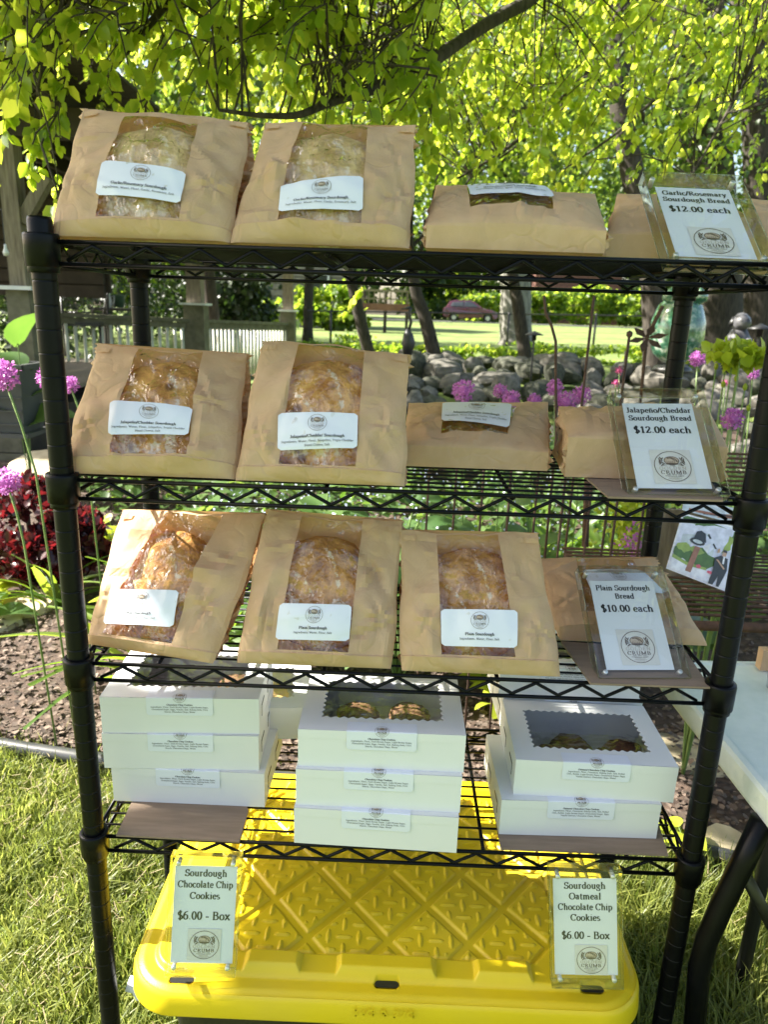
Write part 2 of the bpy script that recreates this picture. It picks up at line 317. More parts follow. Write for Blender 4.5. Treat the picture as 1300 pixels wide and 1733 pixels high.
# ------------------------------------------------------------------ lettering: a broad nib drawn along serif skeletons
def arc(cx, cy, rx, ry, a0, a1, n=9):
    t = np.radians(np.linspace(a0, a1, n)); return [(cx+rx*math.cos(a), cy+ry*math.sin(a)) for a in t]
def sf(x, y, w=.085): return [(x-w, y), (x+w, y)]
def st(x, a, b, s0=1, s1=1):
    r = [[(x, a), (x, b)]]
    if s0: r.append(sf(x, a+.018))
    if s1 == 1: r.append(sf(x, b-.018))
    if s1 == 2: r.append([(x-.09, b-.05), (x, b-.01)])
    return r
K, XH = .68, .46
def G():
    g = {}
    g['A'] = (.70, [[(.08, .02), (.35, K)], [(.34, K), (.62, .02)], [(.18, .24), (.52, .24)], sf(.08, .018), sf(.62, .018)])
    g['B'] = (.64, st(.16, 0, K)+[[(.16, K-.02), (.32, K-.02)]+arc(.33, .52, .15, .14, 90, -90)+[(.16, .37)], [(.3, .37)]+arc(.35, .195, .19, .175, 90, -90)+[(.16, .02)]])
    g['C'] = (.68, [arc(.36, .34, .28, .33, 42, 320, 14), [(.60, .66), (.585, .48)]])
    g['D'] = (.72, st(.16, 0, K)+[[(.16, K-.02)]+arc(.33, .34, .30, .32, 90, -90, 12)+[(.16, .02)]])
    g['E'] = (.62, st(.16, 0, K)+[[(.16, K-.02), (.52, K-.02), (.54, .54)], [(.16, .35), (.42, .35)], [(.42, .42), (.42, .28)], [(.16, .02), (.54, .02), (.57, .16)]])
    g['F'] = (.58, st(.16, 0, K)+[[(.16, K-.02), (.52, K-.02), (.54, .54)], [(.16, .35), (.42, .35)], [(.42, .42), (.42, .28)]])
    g['G'] = (.74, [arc(.37, .34, .29, .33, 45, 320, 14), [(.61, .66), (.60, .48)], [(.60, .10), (.60, .30)], sf(.58, .3)])
    g['H'] = (.76, st(.16, 0, K)+st(.60, 0, K)+[[(.16, .35), (.60, .35)]])
    g['I'] = (.36, st(.18, 0, K)); g['J'] = (.44, [[(.28, K), (.28, .14)]+arc(.16, .13, .12, .13, 0, -150), sf(.28, K-.018, .11)])
    g['L'] = (.60, st(.16, 0, K)+[[(.16, .02), (.52, .02), (.55, .18)]])
    g['M'] = (.90, [[(.14, 0), (.14, K)], sf(.12, .018), [(.14, K), (.44, .06)], [(.44, .06), (.74, K)]]+st(.75, 0, K)+[sf(.1, K-.018)])
    g['N'] = (.74, [[(.14, 0), (.14, K)], sf(.14, .018), [(.14, K), (.60, .02)], [(.60, 0), (.60, K)], sf(.60, K-.018), sf(.11, K-.018)])
    g['O'] = (.74, [arc(.37, .34, .30, .33, 0, 360, 20)])
    g['P'] = (.60, st(.16, 0, K)+[[(.16, K-.02), (.3, K-.02)]+arc(.34, .50, .18, .17, 90, -90)+[(.16, .33)]])
    g['R'] = (.68, st(.16, 0, K)+[[(.16, K-.02), (.3, K-.02)]+arc(.33, .51, .17, .15, 90, -90)+[(.16, .35)], [(.32, .35), (.58, .02)], sf(.6, .018, .06)])
    g['S'] = (.54, [arc(.27, .50, .17, .165, 40, 250, 9)+arc(.27, .18, .19, .17, 80, -140, 10), [(.44, .66), (.435, .50)], [(.08, .18), (.08, .02)]])
    g['T'] = (.64, st(.32, 0, K, 1, 0)+[[(.06, .52), (.08, K-.02), (.56, K-.02), (.58, .52)]])
    g['U'] = (.72, [[(.15, K), (.15, .24)]+arc(.36, .23, .21, .22, 180, 360)+[(.58, K)], sf(.15, K-.018), sf(.58, K-.018)])
    g['V'] = (.70, [[(.09, K), (.36, .02)], [(.36, .02), (.61, K)], sf(.10, K-.018), sf(.61, K-.018)])
    g['W'] = (.96, [[(.09, K), (.30, .02)], [(.30, .02), (.47, K)], [(.47, K), (.67, .02)], [(.67, .02), (.86, K)], sf(.1, K-.018), sf(.86, K-.018)])
    g['a'] = (.48, [[(.10, .36)]+arc(.21, .34, .11, .11, 140, 0, 6)+[(.33, .06), (.42, .03)], arc(.21, .14, .13, .12, 65, 330, 9)])
    g['b'] = (.54, [[(.13, .03), (.13, .70)], [(.05, .68), (.13, .69)], arc(.27, .225, .17, .22, 150, -150, 12)])
    g['c'] = (.44, [arc(.25, .225, .17, .22, 45, 320, 11)])
    g['d'] = (.54, [[(.40, .70), (.40, .02), (.48, .02)], [(.32, .68), (.40, .69)], arc(.25, .225, .17, .22, 30, 330, 12)])
    g['e'] = (.46, [[(.10, .25), (.39, .25)]+arc(.25, .25, .15, .20, 0, 180, 8)+arc(.25, .22, .165, .21, 180, 320, 8)])
    g['f'] = (.36, [[(.16, 0), (.16, .55)]+arc(.26, .56, .10, .13, 180, 50, 6), [(.05, XH-.02), (.3, XH-.02)], sf(.16, .018)])
    g['g'] = (.50, [arc(.22, .30, .13, .15, 0, 360, 12), [(.34, .40), (.46, .42)], [(.14, .17), (.10, .08), (.36, .05)]+arc(.24, -.08, .18, .11, 30, -200, 9)])
    g['h'] = (.56, [[(.14, 0), (.14, .70)], [(.06, .68), (.14, .69)], sf(.14, .018)]+[arc(.28, .29, .14, .16, 165, 0, 7)+[(.42, 0)], sf(.42, .018)])
    g['i'] = (.28, st(.14, 0, XH, 1, 2)+[[(.12, .63), (.16, .63)], [(.12, .66), (.16, .66)]])
    g['j'] = (.28, [[(.16, XH), (.16, -.1), (.04, -.2)]]); g['k'] = (.54, [[(.14, 0), (.14, .70)], [(.06, .68), (.14, .69)], sf(.14, .018), [(.14, .2), (.40, .43)], [(.22, .26), (.44, .02)], sf(.44, .018, .06), sf(.4, .44, .07)])
    g['l'] = (.28, [[(.14, 0), (.14, .70)], [(.06, .68), (.14, .69)], sf(.14, .018)])
    g['m'] = (.82, st(.14, 0, XH, 1, 2)+[arc(.27, .29, .13, .16, 165, 0, 7)+[(.40, 0)], sf(.40, .018, .06), arc(.53, .29, .13, .16, 165, 0, 7)+[(.66, 0)], sf(.67, .018)])
    g['n'] = (.56, st(.14, 0, XH, 1, 2)+[arc(.28, .29, .14, .16, 165, 0, 7)+[(.42, 0)], sf(.42, .018)])
    g['\u00f1'] = (.56, g['n'][1]+[[(.14, .57), (.22, .62), (.34, .58), (.42, .63)]])
    g['o'] = (.50, [arc(.25, .225, .18, .22, 0, 360, 15)])
    g['p'] = (.54, [[(.14, -.2), (.14, XH)], [(.05, .41), (.14, .44)], sf(.14, -.19), arc(.28, .225, .17, .22, 150, -150, 12)])
    g['q'] = (.54, [[(.40, -.2), (.40, XH)], sf(.4, -.19), arc(.25, .225, .17, .22, 30, 330, 12)])
    g['r'] = (.40, st(.14, 0, XH, 1, 2)+[arc(.27, .30, .13, .15, 165, 60, 6), [(.32, .40), (.36, .40)]])
    g['s'] = (.40, [arc(.20, .335, .11, .11, 40, 250, 8)+arc(.20, .12, .13, .11, 75, -140, 8)])
    g['t'] = (.34, [[(.15, .58), (.15, .10)]+arc(.24, .10, .09, .09, 180, 310, 6), [(.04, XH-.02), (.29, XH-.02)]])
    g['u'] = (.56, [[(.14, XH), (.14, .16)]+arc(.27, .15, .13, .14, 180, 350, 7), [(.41, XH), (.41, .02), (.5, .02)], [(.06, XH-.02), (.14, XH-.02)], [(.33, XH-.02), (.41, XH-.02)]])
    g['v'] = (.50, [[(.07, XH), (.25, .02)], [(.25, .02), (.42, XH)], sf(.09, XH-.018), sf(.42, XH-.018, .06)])
    g['w'] = (.72, [[(.07, XH), (.22, .02)], [(.22, .02), (.36, XH)], [(.36, XH), (.52, .02)], [(.52, .02), (.65, XH)], sf(.09, XH-.018), sf(.65, XH-.018, .06)])
    g['x'] = (.50, [[(.08, XH), (.42, .02)], [(.08, .02), (.41, XH)], sf(.09, XH-.018), sf(.41, XH-.018, .07), sf(.08, .018, .07), sf(.42, .018)])
    g['y'] = (.50, [[(.08, XH), (.26, .02)], [(.42, XH), (.24, -.04), (.14, -.19), (.06, -.17)], sf(.09, XH-.018), sf(.42, XH-.018, .06)])
    g['0'] = (.50, [arc(.25, .34, .17, .33, 0, 360, 18)]); g['1'] = (.50, [[(.27, 0), (.27, K)], [(.13, .56), (.27, K-.02)], sf(.27, .018, .12)])
    g['2'] = (.50, [[(.08, .52)]+arc(.24, .50, .15, .17, 160, -20, 8)+[(.07, .02)], [(.07, .04), (.42, .04), (.45, .15)]])
    g['4'] = (.50, [[(.34, 0), (.34, K), (.04, .2), (.47, .2)]]); g['7'] = (.50, [[(.06, .54), (.08, K-.03), (.45, K-.03), (.2, 0)]])
    g['6'] = (.50, [[(.42, K)]+arc(.35, .25, .27, .40, 110, 180, 6)+arc(.25, .21, .17, .20, 180, 500, 14)])
    g['$'] = (.50, [[(.25, -.08), (.25, .76)]]+[[(p[0]-.02, p[1]) for p in q] for q in g['S'][1][:1]])
    g['.'] = (.26, [[(.10, .04), (.16, .04)], [(.10, .07), (.16, .07)]]); g[','] = (.26, [[(.10, .05), (.16, .05)], [(.15, .06), (.09, -.12)]])
    g[':'] = (.28, [[(.11, .05), (.17, .05)], [(.11, .38), (.17, .38)]]); g['/'] = (.32, [[(.02, -.02), (.30, .70)]])
    g['-'] = (.36, [[(.05, .22), (.31, .22)], [(.05, .25), (.31, .25)]]); g['&'] = (.7, [[(.62, .02), (.2, .5)]+arc(.3, .55, .12, .12, 190, -20, 8)+[(.12, .25)]+arc(.26, .17, .17, .16, 150, 350, 8)+[(.56, .38)]])
    g[' '] = (.27, [])
    return g
GL = G()
def text2d(mb, s, cx, y, size, mp, hx=.052, hy=.022, track=0, sx=1.0, curve=None):
    """draw string s centred on cx with baseline y; mp turns (x, y) into a 3-D point"""
    wd = sum(GL[c][0]+track for c in s)*size*sx; x0 = cx-wd/2
    for c in s:
        adv, strokes = GL[c]
        for P in strokes:
            P = np.array(P, float)
            if len(P) < 2: continue
            T = np.gradient(P, axis=0); T = nrm(T); Nn = np.stack([-T[:, 1], T[:, 0]], 1)
            wv = np.sqrt((hx*Nn[:, 0])**2+(hy*Nn[:, 1])**2)+.004
            e = .4*hy; P = P.copy(); P[0] -= T[0]*e; P[-1] += T[-1]*e
            A = P+Nn*wv[:, None]; B = P-Nn*wv[:, None]; n = len(P)
            Q = np.vstack([A, B])*size; Q[:, 0] = Q[:, 0]*sx+x0; Q[:, 1] += y
            if curve: Q[:, 1] += curve*(Q[:, 0]-cx)**2
            mb.add([mp(a, b) for a, b in Q], [(i, i+1, n+i+1, n+i) for i in range(n-1)])
        x0 += (adv+track)*size*sx
def ell2d(mb, cx, cy, rx, ry, mp, r2=None, n=28, a0=0, a1=360, rot=0):
    t = np.radians(np.linspace(a0, a1, n)); k = 1 if r2 is None else r2
    cr, sr = math.cos(rot), math.sin(rot)
    def q(s, a): x, y = rx*s*math.cos(a), ry*s*math.sin(a); return mp(cx+x*cr-y*sr, cy+x*sr+y*cr)
    if r2 is None: mb.add([mp(cx, cy)]+[q(1, a) for a in t], [(0, i, i+1) for i in range(1, n)])
    else: mb.add([q(1, a) for a in t]+[q(k, a) for a in t], [(i, i+1, n+i+1, n+i) for i in range(n-1)])
def emblem(parent, mpo, cx, cy, r, patch=False):
    """round emblem: ring, wheat ears, loaf and words; mpo(x, y, off) -> 3-D"""
    f = lambda off: (lambda a, b: mpo(cx+a*r, cy+b*r, off))
    if patch:
        b = MB(); mp = f(.0003); b.add([mp(-1.12, -1.12), mp(1.12, -1.12), mp(1.12, 1.12), mp(-1.12, 1.12)], [(0, 1, 2, 3)]); b.build('emblem_patch', 'cream', parent)
    tan = MB(); mp = f(.0006); ell2d(tan, 0, .38, .40, .26, mp); tan.build('emblem_loaf', 'inktan', parent)
    b = MB(); mp = f(.0009)
    ell2d(b, 0, 0, 1, 1, mp, .965, 44)
    ell2d(b, 0, .38, .42, .28, mp, .90, 26)
    ell2d(b, -.02, .44, .24, .10, mp, .62, 16, 20, 200, -.5); ell2d(b, .10, .42, .26, .12, mp, .66, 16, 0, 170, -.6)
    ell2d(b, 0, .16, .36, .06, mp, None, 14)
    for i in range(5): ell2d(b, -.25+.1*i, .26, .015, .08, mp, None, 8, rot=.3-.1*i)
    for sgn in (-1, 1):
        for i in range(5):
            a = math.radians(150+i*17) if sgn < 0 else math.radians(30-i*17)
            ell2d(b, .66*math.cos(a)*1.02, .34+.40*math.sin(a), .035, .12, mp, None, 8, rot=(-.5+.35*i)*(-sgn)*-1)
            ell2d(b, .56*math.cos(a), .36+.32*math.sin(a), .028, .09, mp, None, 8, rot=(.5+.3*i)*sgn)
    text2d(b, 'CRUMB', 0, -.50, .33, mp, .055, .022, .06, 1.1)
    text2d(b, 'THE', 0, .01, .13, mp, .06, .03, .12)
    text2d(b, 'SOURDOUGH BREAD', 0, -.68, .085, mp, .07, .04, .12, 1.0, .12)
    for x in (-.42, .42): b.add([mp(x-.1, .05), mp(x+.1, .05), mp(x+.1, .065), mp(x-.1, .065)], [(0, 1, 2, 3)])
    for x, w_, y in ((-.3, .1, -.56), (0, .12, -.56), (.3, .1, -.56)): b.add([mp(x-w_, y), mp(x+w_, y), mp(x+w_, y+.02), mp(x-w_, y+.02)], [(0, 1, 2, 3)])
    b.build('emblem_print', 'inkgrey', parent)
    b = MB(); text2d(b, 'GOLDEN', 0, -.22, .29, mp, .03, .016, .08, 1.12)
    for y, wd in ((-.76, .3), (-.82, .36), (-.9, .2)):
        x = -wd
        while x < wd: b.add([mp(x, y), mp(x+.05, y), mp(x+.05, y+.025), mp(x, y+.025)], [(0, 1, 2, 3)]); x += .075
    b.build('emblem_word', 'inklight', parent)

GZ = -.06
def gz(x, y):   # terrain height: flat by the rack, rising behind the pond to the far lawn
    return GZ+.40*smooth01(6, 11, y)*smooth01(-2.5, .5, x)+.40*smooth01(14, 20, y)*(1-smooth01(-2.5, .5, x))
# ------------------------------------------------------------------ ground
def sheet(name, xs, ys, dz, mname, amp=.0, f=1):
    X, Y = np.meshgrid(xs, ys); Z = gz(X, Y)+dz+amp*wob(np.stack([X, Y, 0*X], -1), f)
    b = MB(); b.grid(np.stack([X, Y, Z], -1), flip=False); return tag(b.build(name, mname, None, True), kind='structure')
ys = np.concatenate([np.linspace(-30, -2, 8), np.linspace(-1, 20, 64), np.linspace(22, 130, 30)])
xs = np.concatenate([np.linspace(-120, -8, 16), np.linspace(-7, 8, 50), np.linspace(10, 120, 16)])
sheet('lawn_ground', xs, ys, 0, 'lawn')
EDGE = lambda x: 1.0-.20*(x+.7)+.05*np.sin(x*2.3)            # front line of the planting bed
def bed():
    u = np.linspace(0, 1, 60); X = np.linspace(-6, 7, 70)
    G_ = np.array([[(x, EDGE(x)+.02+(7.4-EDGE(x))*t, 0) for x in X] for t in u]); G_[..., 2] = gz(G_[..., 0], G_[..., 1])+.030+.012*wob(G_, 5)+.008*wob(G_, 17)
    b = MB(); b.grid(G_); return tag(b.build('mulch_bed', 'mulch', None, True), kind='structure')
bed()
tag(MB().box((0, 72, .36), (160, 7, .02)).build('road', 'asphalt'), kind='structure')

# ------------------------------------------------------------------ rack
W, D = .914, .337
SZ = [1.330, 1.0317, .7627, .4694]; TH = .0257
rack = thing('wire_shelving_rack', 'black wire shelving rack holding bread and cookie boxes', 'shelf', (0, 0, GZ))
def post_mesh():
    pr = [(0, 0), (.0149, 0)]; z = .03; top = 1.33+.028-GZ
    while z < top-.02:
        pr += [(.0149, z-.0016), (.0149, z-.0010), (.0142, z-.0004), (.0142, z+.0004), (.0149, z+.0010), (.0149, z+.0016)]; z += .0292
    pr += [(.0149, top-.004), (.0135, top), (0, top)]
    b = MB(); b.lathe(pr, k=24); return b.mesh('post', 'rack', True)
pm = post_mesh()
for x, y in ((0, 0), (W, 0), (0, D), (W, D)): link('post', pm, rack, (x, y, 0))
cb = MB(); cb.lathe([(.0156, -.037), (.0182, -.037), (.0186, -.0305), (.0186, -.03), (.0208, -.0295), (.0214, .006), (.0206, .009), (.0156, .009)], k=24); colm = cb.mesh('collar', 'rack', True)
dw = MB(); dw.tube([(.006, 0, 0), (W-.006, 0, 0)], .00175, 6); dwm = dw.mesh('deck_wire', 'rack', True)
cw = MB(); cw.tube([(0, .006, 0), (0, D-.004, 0)], .0030, 6); cw.lathe([(0, -.0045), (.004, -.002), (.0042, .002), (0, .0045)], (0, .006, 0), 8); cwm = cw.mesh('cross_wire', 'rack', True)
for z in SZ:
    z0 = z-GZ; b = MB()
    for y in (0, D): 
        for zz in (z0, z0-TH): b.tube([(.012, y, zz), (W-.012, y, zz)], .0030, 8)
        n = 13; P = []
        for i in range(2*n+1):
            x = .03+(W-.06)*i/(2*n); P.append((x, y+.0005, z0-.004 if i % 2 else z0-TH+.004))
        Q = []
        for i, p in enumerate(P):
            if 0 < i < len(P)-1: Q += [V3(*p)*.88+V3(*P[i-1])*.12, V3(*p), V3(*p)*.88+V3(*P[i+1])*.12]
            else: Q.append(V3(*p))
        b.tube(Q, .0025, 6)
    for x in (0, W):
        for zz in (z0, z0-TH): b.tube([(x, .012, zz), (x, D-.012, zz)], .0030, 8)
        P = [(x, .03+(D-.06)*i/10, z0-.003 if i % 2 else z0-TH+.003) for i in range(11)]; b.tube(P, .0023, 6)
    s = b.build('shelf', 'rack', rack, True)
    for x, y in ((0, 0), (W, 0), (0, D), (W, D)): link('collar', colm, s, (x, y, z0))
    for i in range(12): link('deck_wire', dwm, s, (0, .0255+.0260*i, z0+.0012))
    for x in (.11, .35, .60, .82): link('cross_wire', cwm, s, (x, 0, z0-.0038))
TOP = [z+.0035 for z in SZ]

# ------------------------------------------------------------------ bread bags
def crumple(seed, n=16, amp=.004):
    r = np.random.default_rng(seed)
    c = r.uniform(0, 1, (n, 2)); a = r.uniform(0, PI, n); wd = r.uniform(.028, .12, n); ln = r.uniform(.12, .45, n); am = r.uniform(-1, 1, n)*amp
    def f(u, v):
        s = 0
        for i in range(n):
            du, dv = u-c[i, 0], v-c[i, 1]; d = -du*math.sin(a[i])+dv*math.cos(a[i]); l = du*math.cos(a[i])+dv*math.sin(a[i])
            s += am[i]*max(0, 1-abs(d)/wd[i])*max(0, 1-(l/ln[i])**2)
        return s
    return f
FONT_SMALL = dict(hx=.050, hy=.030)
LTXT = {'garlic': ('Garlic/Rosemary Sourdough', ['Ingredients: Water, Flour, Garlic, Rosemary, Salt']),
        'jal': ('Jalape\u00f1o/Cheddar Sourdough', ['Ingredients: Water, Flour, Jalape\u00f1os, Triple Cheddar', 'Blend Cheese, Salt']),
        'plain': ('Plain Sourdough', ['Ingredients: Water, Flour, Salt'])}
def bag(label, loaflabel, quad, yb, yt, T, win, lab, kind, seed, zs, lying=False, puff=.018, loaf=True, amp=.004, wide=.0, vf=.13, tabs=True, loafc=None, lsz=(.082, .082, .034), tint=None, vtop=.985, clear=1):
    BL, BR, TR, TL = quad
    if lying: q = [AY(*p, y) for p, y in zip(quad, (yb, yb, yt, yt))]
    else:
        ybl, ybr = yb if hasattr(yb, '__len__') else (yb, yb); ytl, ytr = yt if hasattr(yt, '__len__') else (yt, yt)
        q = [AY(*BL, ybl), AY(*BR, ybr), AY(*TR, ytr), AY(*TL, ytl)]
        q[0][2] = q[1][2] = zs+.001
    q = [V3(*p) for p in q]
    N0 = np.cross(q[1]-q[0], q[3]-q[0]); N0 /= np.linalg.norm(N0)
    if (not lying and N0[1] > 0) or (lying and N0[2] < 0): N0 = -N0
    LR = []; cr = crumple(seed, 30, amp*1.5); cr2 = crumple(seed+50, 10, amp*2.6); r = np.random.default_rng(seed); ew = r.uniform(0, 6.28, 6)
    stars = [(r.uniform(.82, .93), r.uniform(.3, .6), 2.5, amp*1.6, r.uniform(0, 3)), (r.uniform(.06, .16), r.uniform(.25, .5), 2, amp*1.5, r.uniform(0, 3)), (r.uniform(.78, .9), r.uniform(.6, .8), 1.5, -amp*1.2, r.uniform(0, 3))]
    def base(u, v): return (q[0]*(1-u)+q[1]*u)*(1-v)+(q[3]*(1-u)+q[2]*u)*v
    def S(u, v, off=0):
        e = max(0, math.sin(PI*min(max(u, 0), 1)))**.6; g = (math.sin(PI*min(max(v, 0), 1)**.75))**.8 if v > 0 else 0
        P = base(u, v)+(u-.5)*2*wide*g*(q[1]-q[0])
        if not lying: P = P+(q[1]-q[0])*(abs(u-.5)*2)**3*np.sign(u-.5)*(.007*math.sin(v*9+ew[0 if u < .5 else 1])+.003*math.sin(v*21+ew[2]))*min(1, v*6)
        P = P+(q[3]-q[0])*(max(0, v-.75)*4)**2*(.010*math.sin(u*7+ew[3])+.006*math.sin(u*17+ew[4]))
        k = 0 if lying else .0065*max(0, 1-abs(v-vf)/.14)*min(1, e*3)
        for (cu, cv, n_, a_, ph_) in stars:
            du, dv = (u-cu)*1.1, v-cv; rr_ = math.hypot(du, dv)
            if rr_ < .30: k += a_*abs(math.cos(n_*math.atan2(dv, du)+ph_))*min(1, rr_/.05)*(1-rr_/.30)**1.5
        lk = 1
        if LR: dd_ = max(LR[0]-u, u-LR[1], LR[2]-v, v-LR[3], 0)/.05; lk = .22+.78*min(1, dd_)
        return P+N0*(puff*1.3*e*g+lk*k+lk*(cr(u, v)*e**.5*min(1, v*9)+cr2(u, v)*e*g)*(1 if v < .95 else .5)+off)
    Tv = V3(0, 0, -1) if lying else V3(0, 1, 0)
    def th(u, v):
        if lying: return max(.01, base(u, v)[2]-zs-.002)
        return T*(1-v)**.85*(1-.0*u)+.004
    # pixel -> (u, v)
    def inv(p):
        u, v = .5, .5
        for _ in range(12):
            a = PJ(S(u, v)); e = 1e-3; J = np.stack([(PJ(S(u+e, v))-a)/e, (PJ(S(u, v+e))-a)/e], 1)
            d = np.linalg.lstsq(J, np.array(p, float)-a, rcond=None)[0]; d = np.clip(d, -.2, .2)
            u = min(max(u+d[0], .02), .98); v = min(max(v+d[1], .02), .99)
        return u, v
    w4 = [inv(p) for p in win]    # TL TR BR BL
    if min(w4[0][1], w4[1][1]) > .9: vt = vtop
    else: vt = min(.97, (w4[0][1]+w4[1][1])/2)
    vb = (w4[2][1]+w4[3][1])/2; vf = min(vf, vb-.02)
    def uLR(v):
        t = min(1, max(0, (v-vb)/(vt-vb))); return w4[3][0]*(1-t)+w4[0][0]*t, w4[2][0]*(1-t)+w4[1][0]*t
    if lab: l4_ = [inv(p) for p in lab]; LR += [min(p[0] for p in l4_), max(p[0] for p in l4_), min(p[1] for p in l4_), max(p[1] for p in l4_)]
    O = base(.5, 0)
    root = thing('bread_bag', label, 'paper bag', tuple(O)); off = -O
    rows = list(np.linspace(0, vf, 6))+list(np.linspace(vf, vb, 3)[1:])+list(np.linspace(vb, vt, 32)[1:])+list(np.linspace(vt, 1, 3)[1:])
    nA = 14; nB = 20; V = []
    for v in rows:
        l, rr = uLR(v); us = list(np.linspace(0, l, nA+1))+list(np.linspace(l, rr, nB+1)[1:])+list(np.linspace(rr, 1, nA+1)[1:])
        V.append([S(u, v, .0022 if v <= vf+1e-6 else 0) for u in us])
    V = np.array(V)+off; nr, ncol = V.shape[:2]; iv0 = 5+2; iv1 = iv0+31
    pf = MB(); ff = []
    for i in range(nr-1):
        for j in range(ncol-1):
            if iv0 <= i < iv1 and nA <= j < nA+nB: continue
            ff.append((i*ncol+j, i*ncol+j+1, (i+1)*ncol+j+1, (i+1)*ncol+j))
    pf.add(V.reshape(-1, 3), ff)
    # gussets, back and bottom
    for e, sg in ((0, 1), (1, -1)):
        Gd = []
        for i, v in enumerate(rows):
            f0 = V[i, 0 if e == 0 else -1]; t = th(e, v); inw = (base(1, v)-base(0, v))*sg/np.linalg.norm(base(1, v)-base(0, v))
            Gd.append([f0+Tv*t*s+inw*(.30*t*(1-abs(2*s-1))*(v**.6 if not lying else .35*v**.3)+.004*r.normal()*(0 < s < 1)) for s in np.linspace(0, 1, 7)])
        pf.grid(Gd)
    Gb = [[V[i, j]-N0*0+Tv*(th(u, v)) for j, u in ((0, 0), (ncol//2, .5), (ncol-1, 1))] for i, v in enumerate(rows)]
    Gb = np.array(Gb); Gb[:, 1] = (Gb[:, 0]+Gb[:, 2])/2; pf.grid(Gb)
    bot = [[V[0, j]*(1-s)+(Gb[0, 0]*(1-j/(ncol-1))+Gb[0, 2]*(j/(ncol-1)))*s+Tv*0 for j in range(ncol)] for s in (0, .5, 1)]; pf.grid(bot)
    o = pf.build('paper', 'kraft', root, True); o.data.set_sharp_from_angle(angle=math.radians(16))
    ev = V[iv0:iv1+1, nA:nA+nB+1].copy()
    for i in range(1, 31):
        for j in range(1, nB): a_, b_ = j/nB-.5, i/31; ev[i, j] = ev[i, j]+N0*(.0022*math.sin(a_*38/(1.3-b_)+seed)*b_+.0016*math.sin(b_*23+a_*9+seed*2)+.0012*r.normal())
    fm = MB(); fm.grid(ev); fm.build('window_film', 'film', root, True)
    # narrow glued strip round the window foot (paper fold line)
    fl = MB(); fl.grid([[S(u, vf+d, .0016)+off for u in np.linspace(.005, .995, 20)] for d in (-.004, .004)]); fl.build('fold_seam', 'kraft', root)
    if tabs:
        for u0, u1 in ((.015, .10), (.90, .995)):
            tb = MB(); g_ = [[S(u, v, .0028)+off for u in np.linspace(u0, u1, 4)] for v in (.925, .962)]
            tb.grid(g_); tb.build('tin_tie_tab', 'kraft', root)
    if lab:
        l4 = [inv(p) for p in lab]   # TL TR BR BL
        def mp(a, b, of=0):   # a in 0..2 (two wide), b in 0..1 up
            s = a/2; uu = (l4[3][0]*(1-s)+l4[2][0]*s)*(1-b)+(l4[0][0]*(1-s)+l4[1][0]*s)*b
            vv = (l4[3][1]*(1-s)+l4[2][1]*s)*(1-b)+(l4[0][1]*(1-s)+l4[1][1]*s)*b
            return S(uu, vv, .0030+of)+off
        lb = MB(); R_ = .09; out = []
        rows_ = np.linspace(0, 1, 17)
        Gl = []
        for b_ in rows_:
            e = max(0, R_-b_, b_-(1-R_)); ins = R_-math.sqrt(max(0, R_*R_-e*e)); Gl.append([mp(a, b_) for a in np.linspace(ins, 2-ins, 27)])
        lb.grid(Gl); lo = lb.build('label', 'label', root, True)
        t, ls = LTXT[kind]; tm = MB(); f = lambda a, b: mp(a, b, .0010)
        text2d(tm, t, 1, .30, .108, f, .07, .035); 
        for i, s in enumerate(ls): text2d(tm, s, 1, .18-.11*i, .080, f, .045, .030)
        tm.build('lettering', 'ink', lo)
        emblem(lo, mp, 1, .70, .235)
    if loaf:
        uc, vc = loafc or ((w4[2][0]+w4[3][0])/2, .49)
        c = S(uc, vc, -lsz[2]-.012); U = base(uc+.5, vc)-base(uc-.5, vc); U /= np.linalg.norm(U); N1 = N0; Vv = np.cross(N1, U)
        n1, n2 = 40, 28; Gd = []
        for i in range(n2+1):
            ph = PI*i/n2; row = []
            for j in range(n1+1):
                t = 2*PI*(j % n1)/n1; d = V3(math.cos(t)*math.sin(ph), math.sin(t)*math.sin(ph), math.cos(ph))
                k = 1+.045*wob(d, 2.2+seed*.13)+.015*wob(d, 9); d = np.sign(d)*np.abs(d)**.85
                row.append((U*d[0]*lsz[0]+Vv*d[1]*lsz[1]+N1*d[2]*lsz[2])*k)
            Gd.append(row)
        lm = MB(); lm.grid(Gd); lo2 = lm.build('sourdough_loaf', 'crust_'+kind, None, True); lo2.location = Vector(c)
        tag(lo2, loaflabel, 'bread', 'loaves inside the bags')
    root['group'] = 'paper bread bags on the rack'
    return root
z1, z2, z3, z4 = TOP
bag('large leaning kraft bag of garlic rosemary bread at the left end of the top shelf', 'floured loaf seen through the crinkled window of the leftmost top shelf bag',
    [(88, 402), (388, 415), (421, 204), (143, 183)], .012, .12, .13, [(206, 204), (342, 191), (303, 374), (161, 364)], [(174, 275), (316, 295), (306, 347), (162, 333)], 'garlic', 3, z1, puff=.024, wide=.015, amp=.005)
bag('upright kraft bag of garlic rosemary bread standing second from the left on the top shelf', 'pale loaf behind the golden film of the second top shelf bag',
    [(390, 414), (692, 428), (703, 214), (453, 208)], .012, .11, .13, [(509, 214), (623, 215), (611, 376), (469, 371)], [(476, 316), (615, 301), (614, 360), (471, 361)], 'garlic', 4, z1, puff=.022, wide=.01, amp=.0045)
bag('kraft bag lying on its back on the top shelf with its label turned up', 'loaf inside the lying bag on the top shelf',
    [(722, 384), (1027, 394), (1008, 328), (738, 314)], .012, .20, .1, [(790, 310), (925, 314), (937, 356), (796, 348)], [(789, 308), (923, 312), (939, 338), (796, 335)], 'garlic', 5, z1, True, .02, vf=.06, tabs=False, loafc=(.5, .55), lsz=(.08, .075, .022), amp=.003)
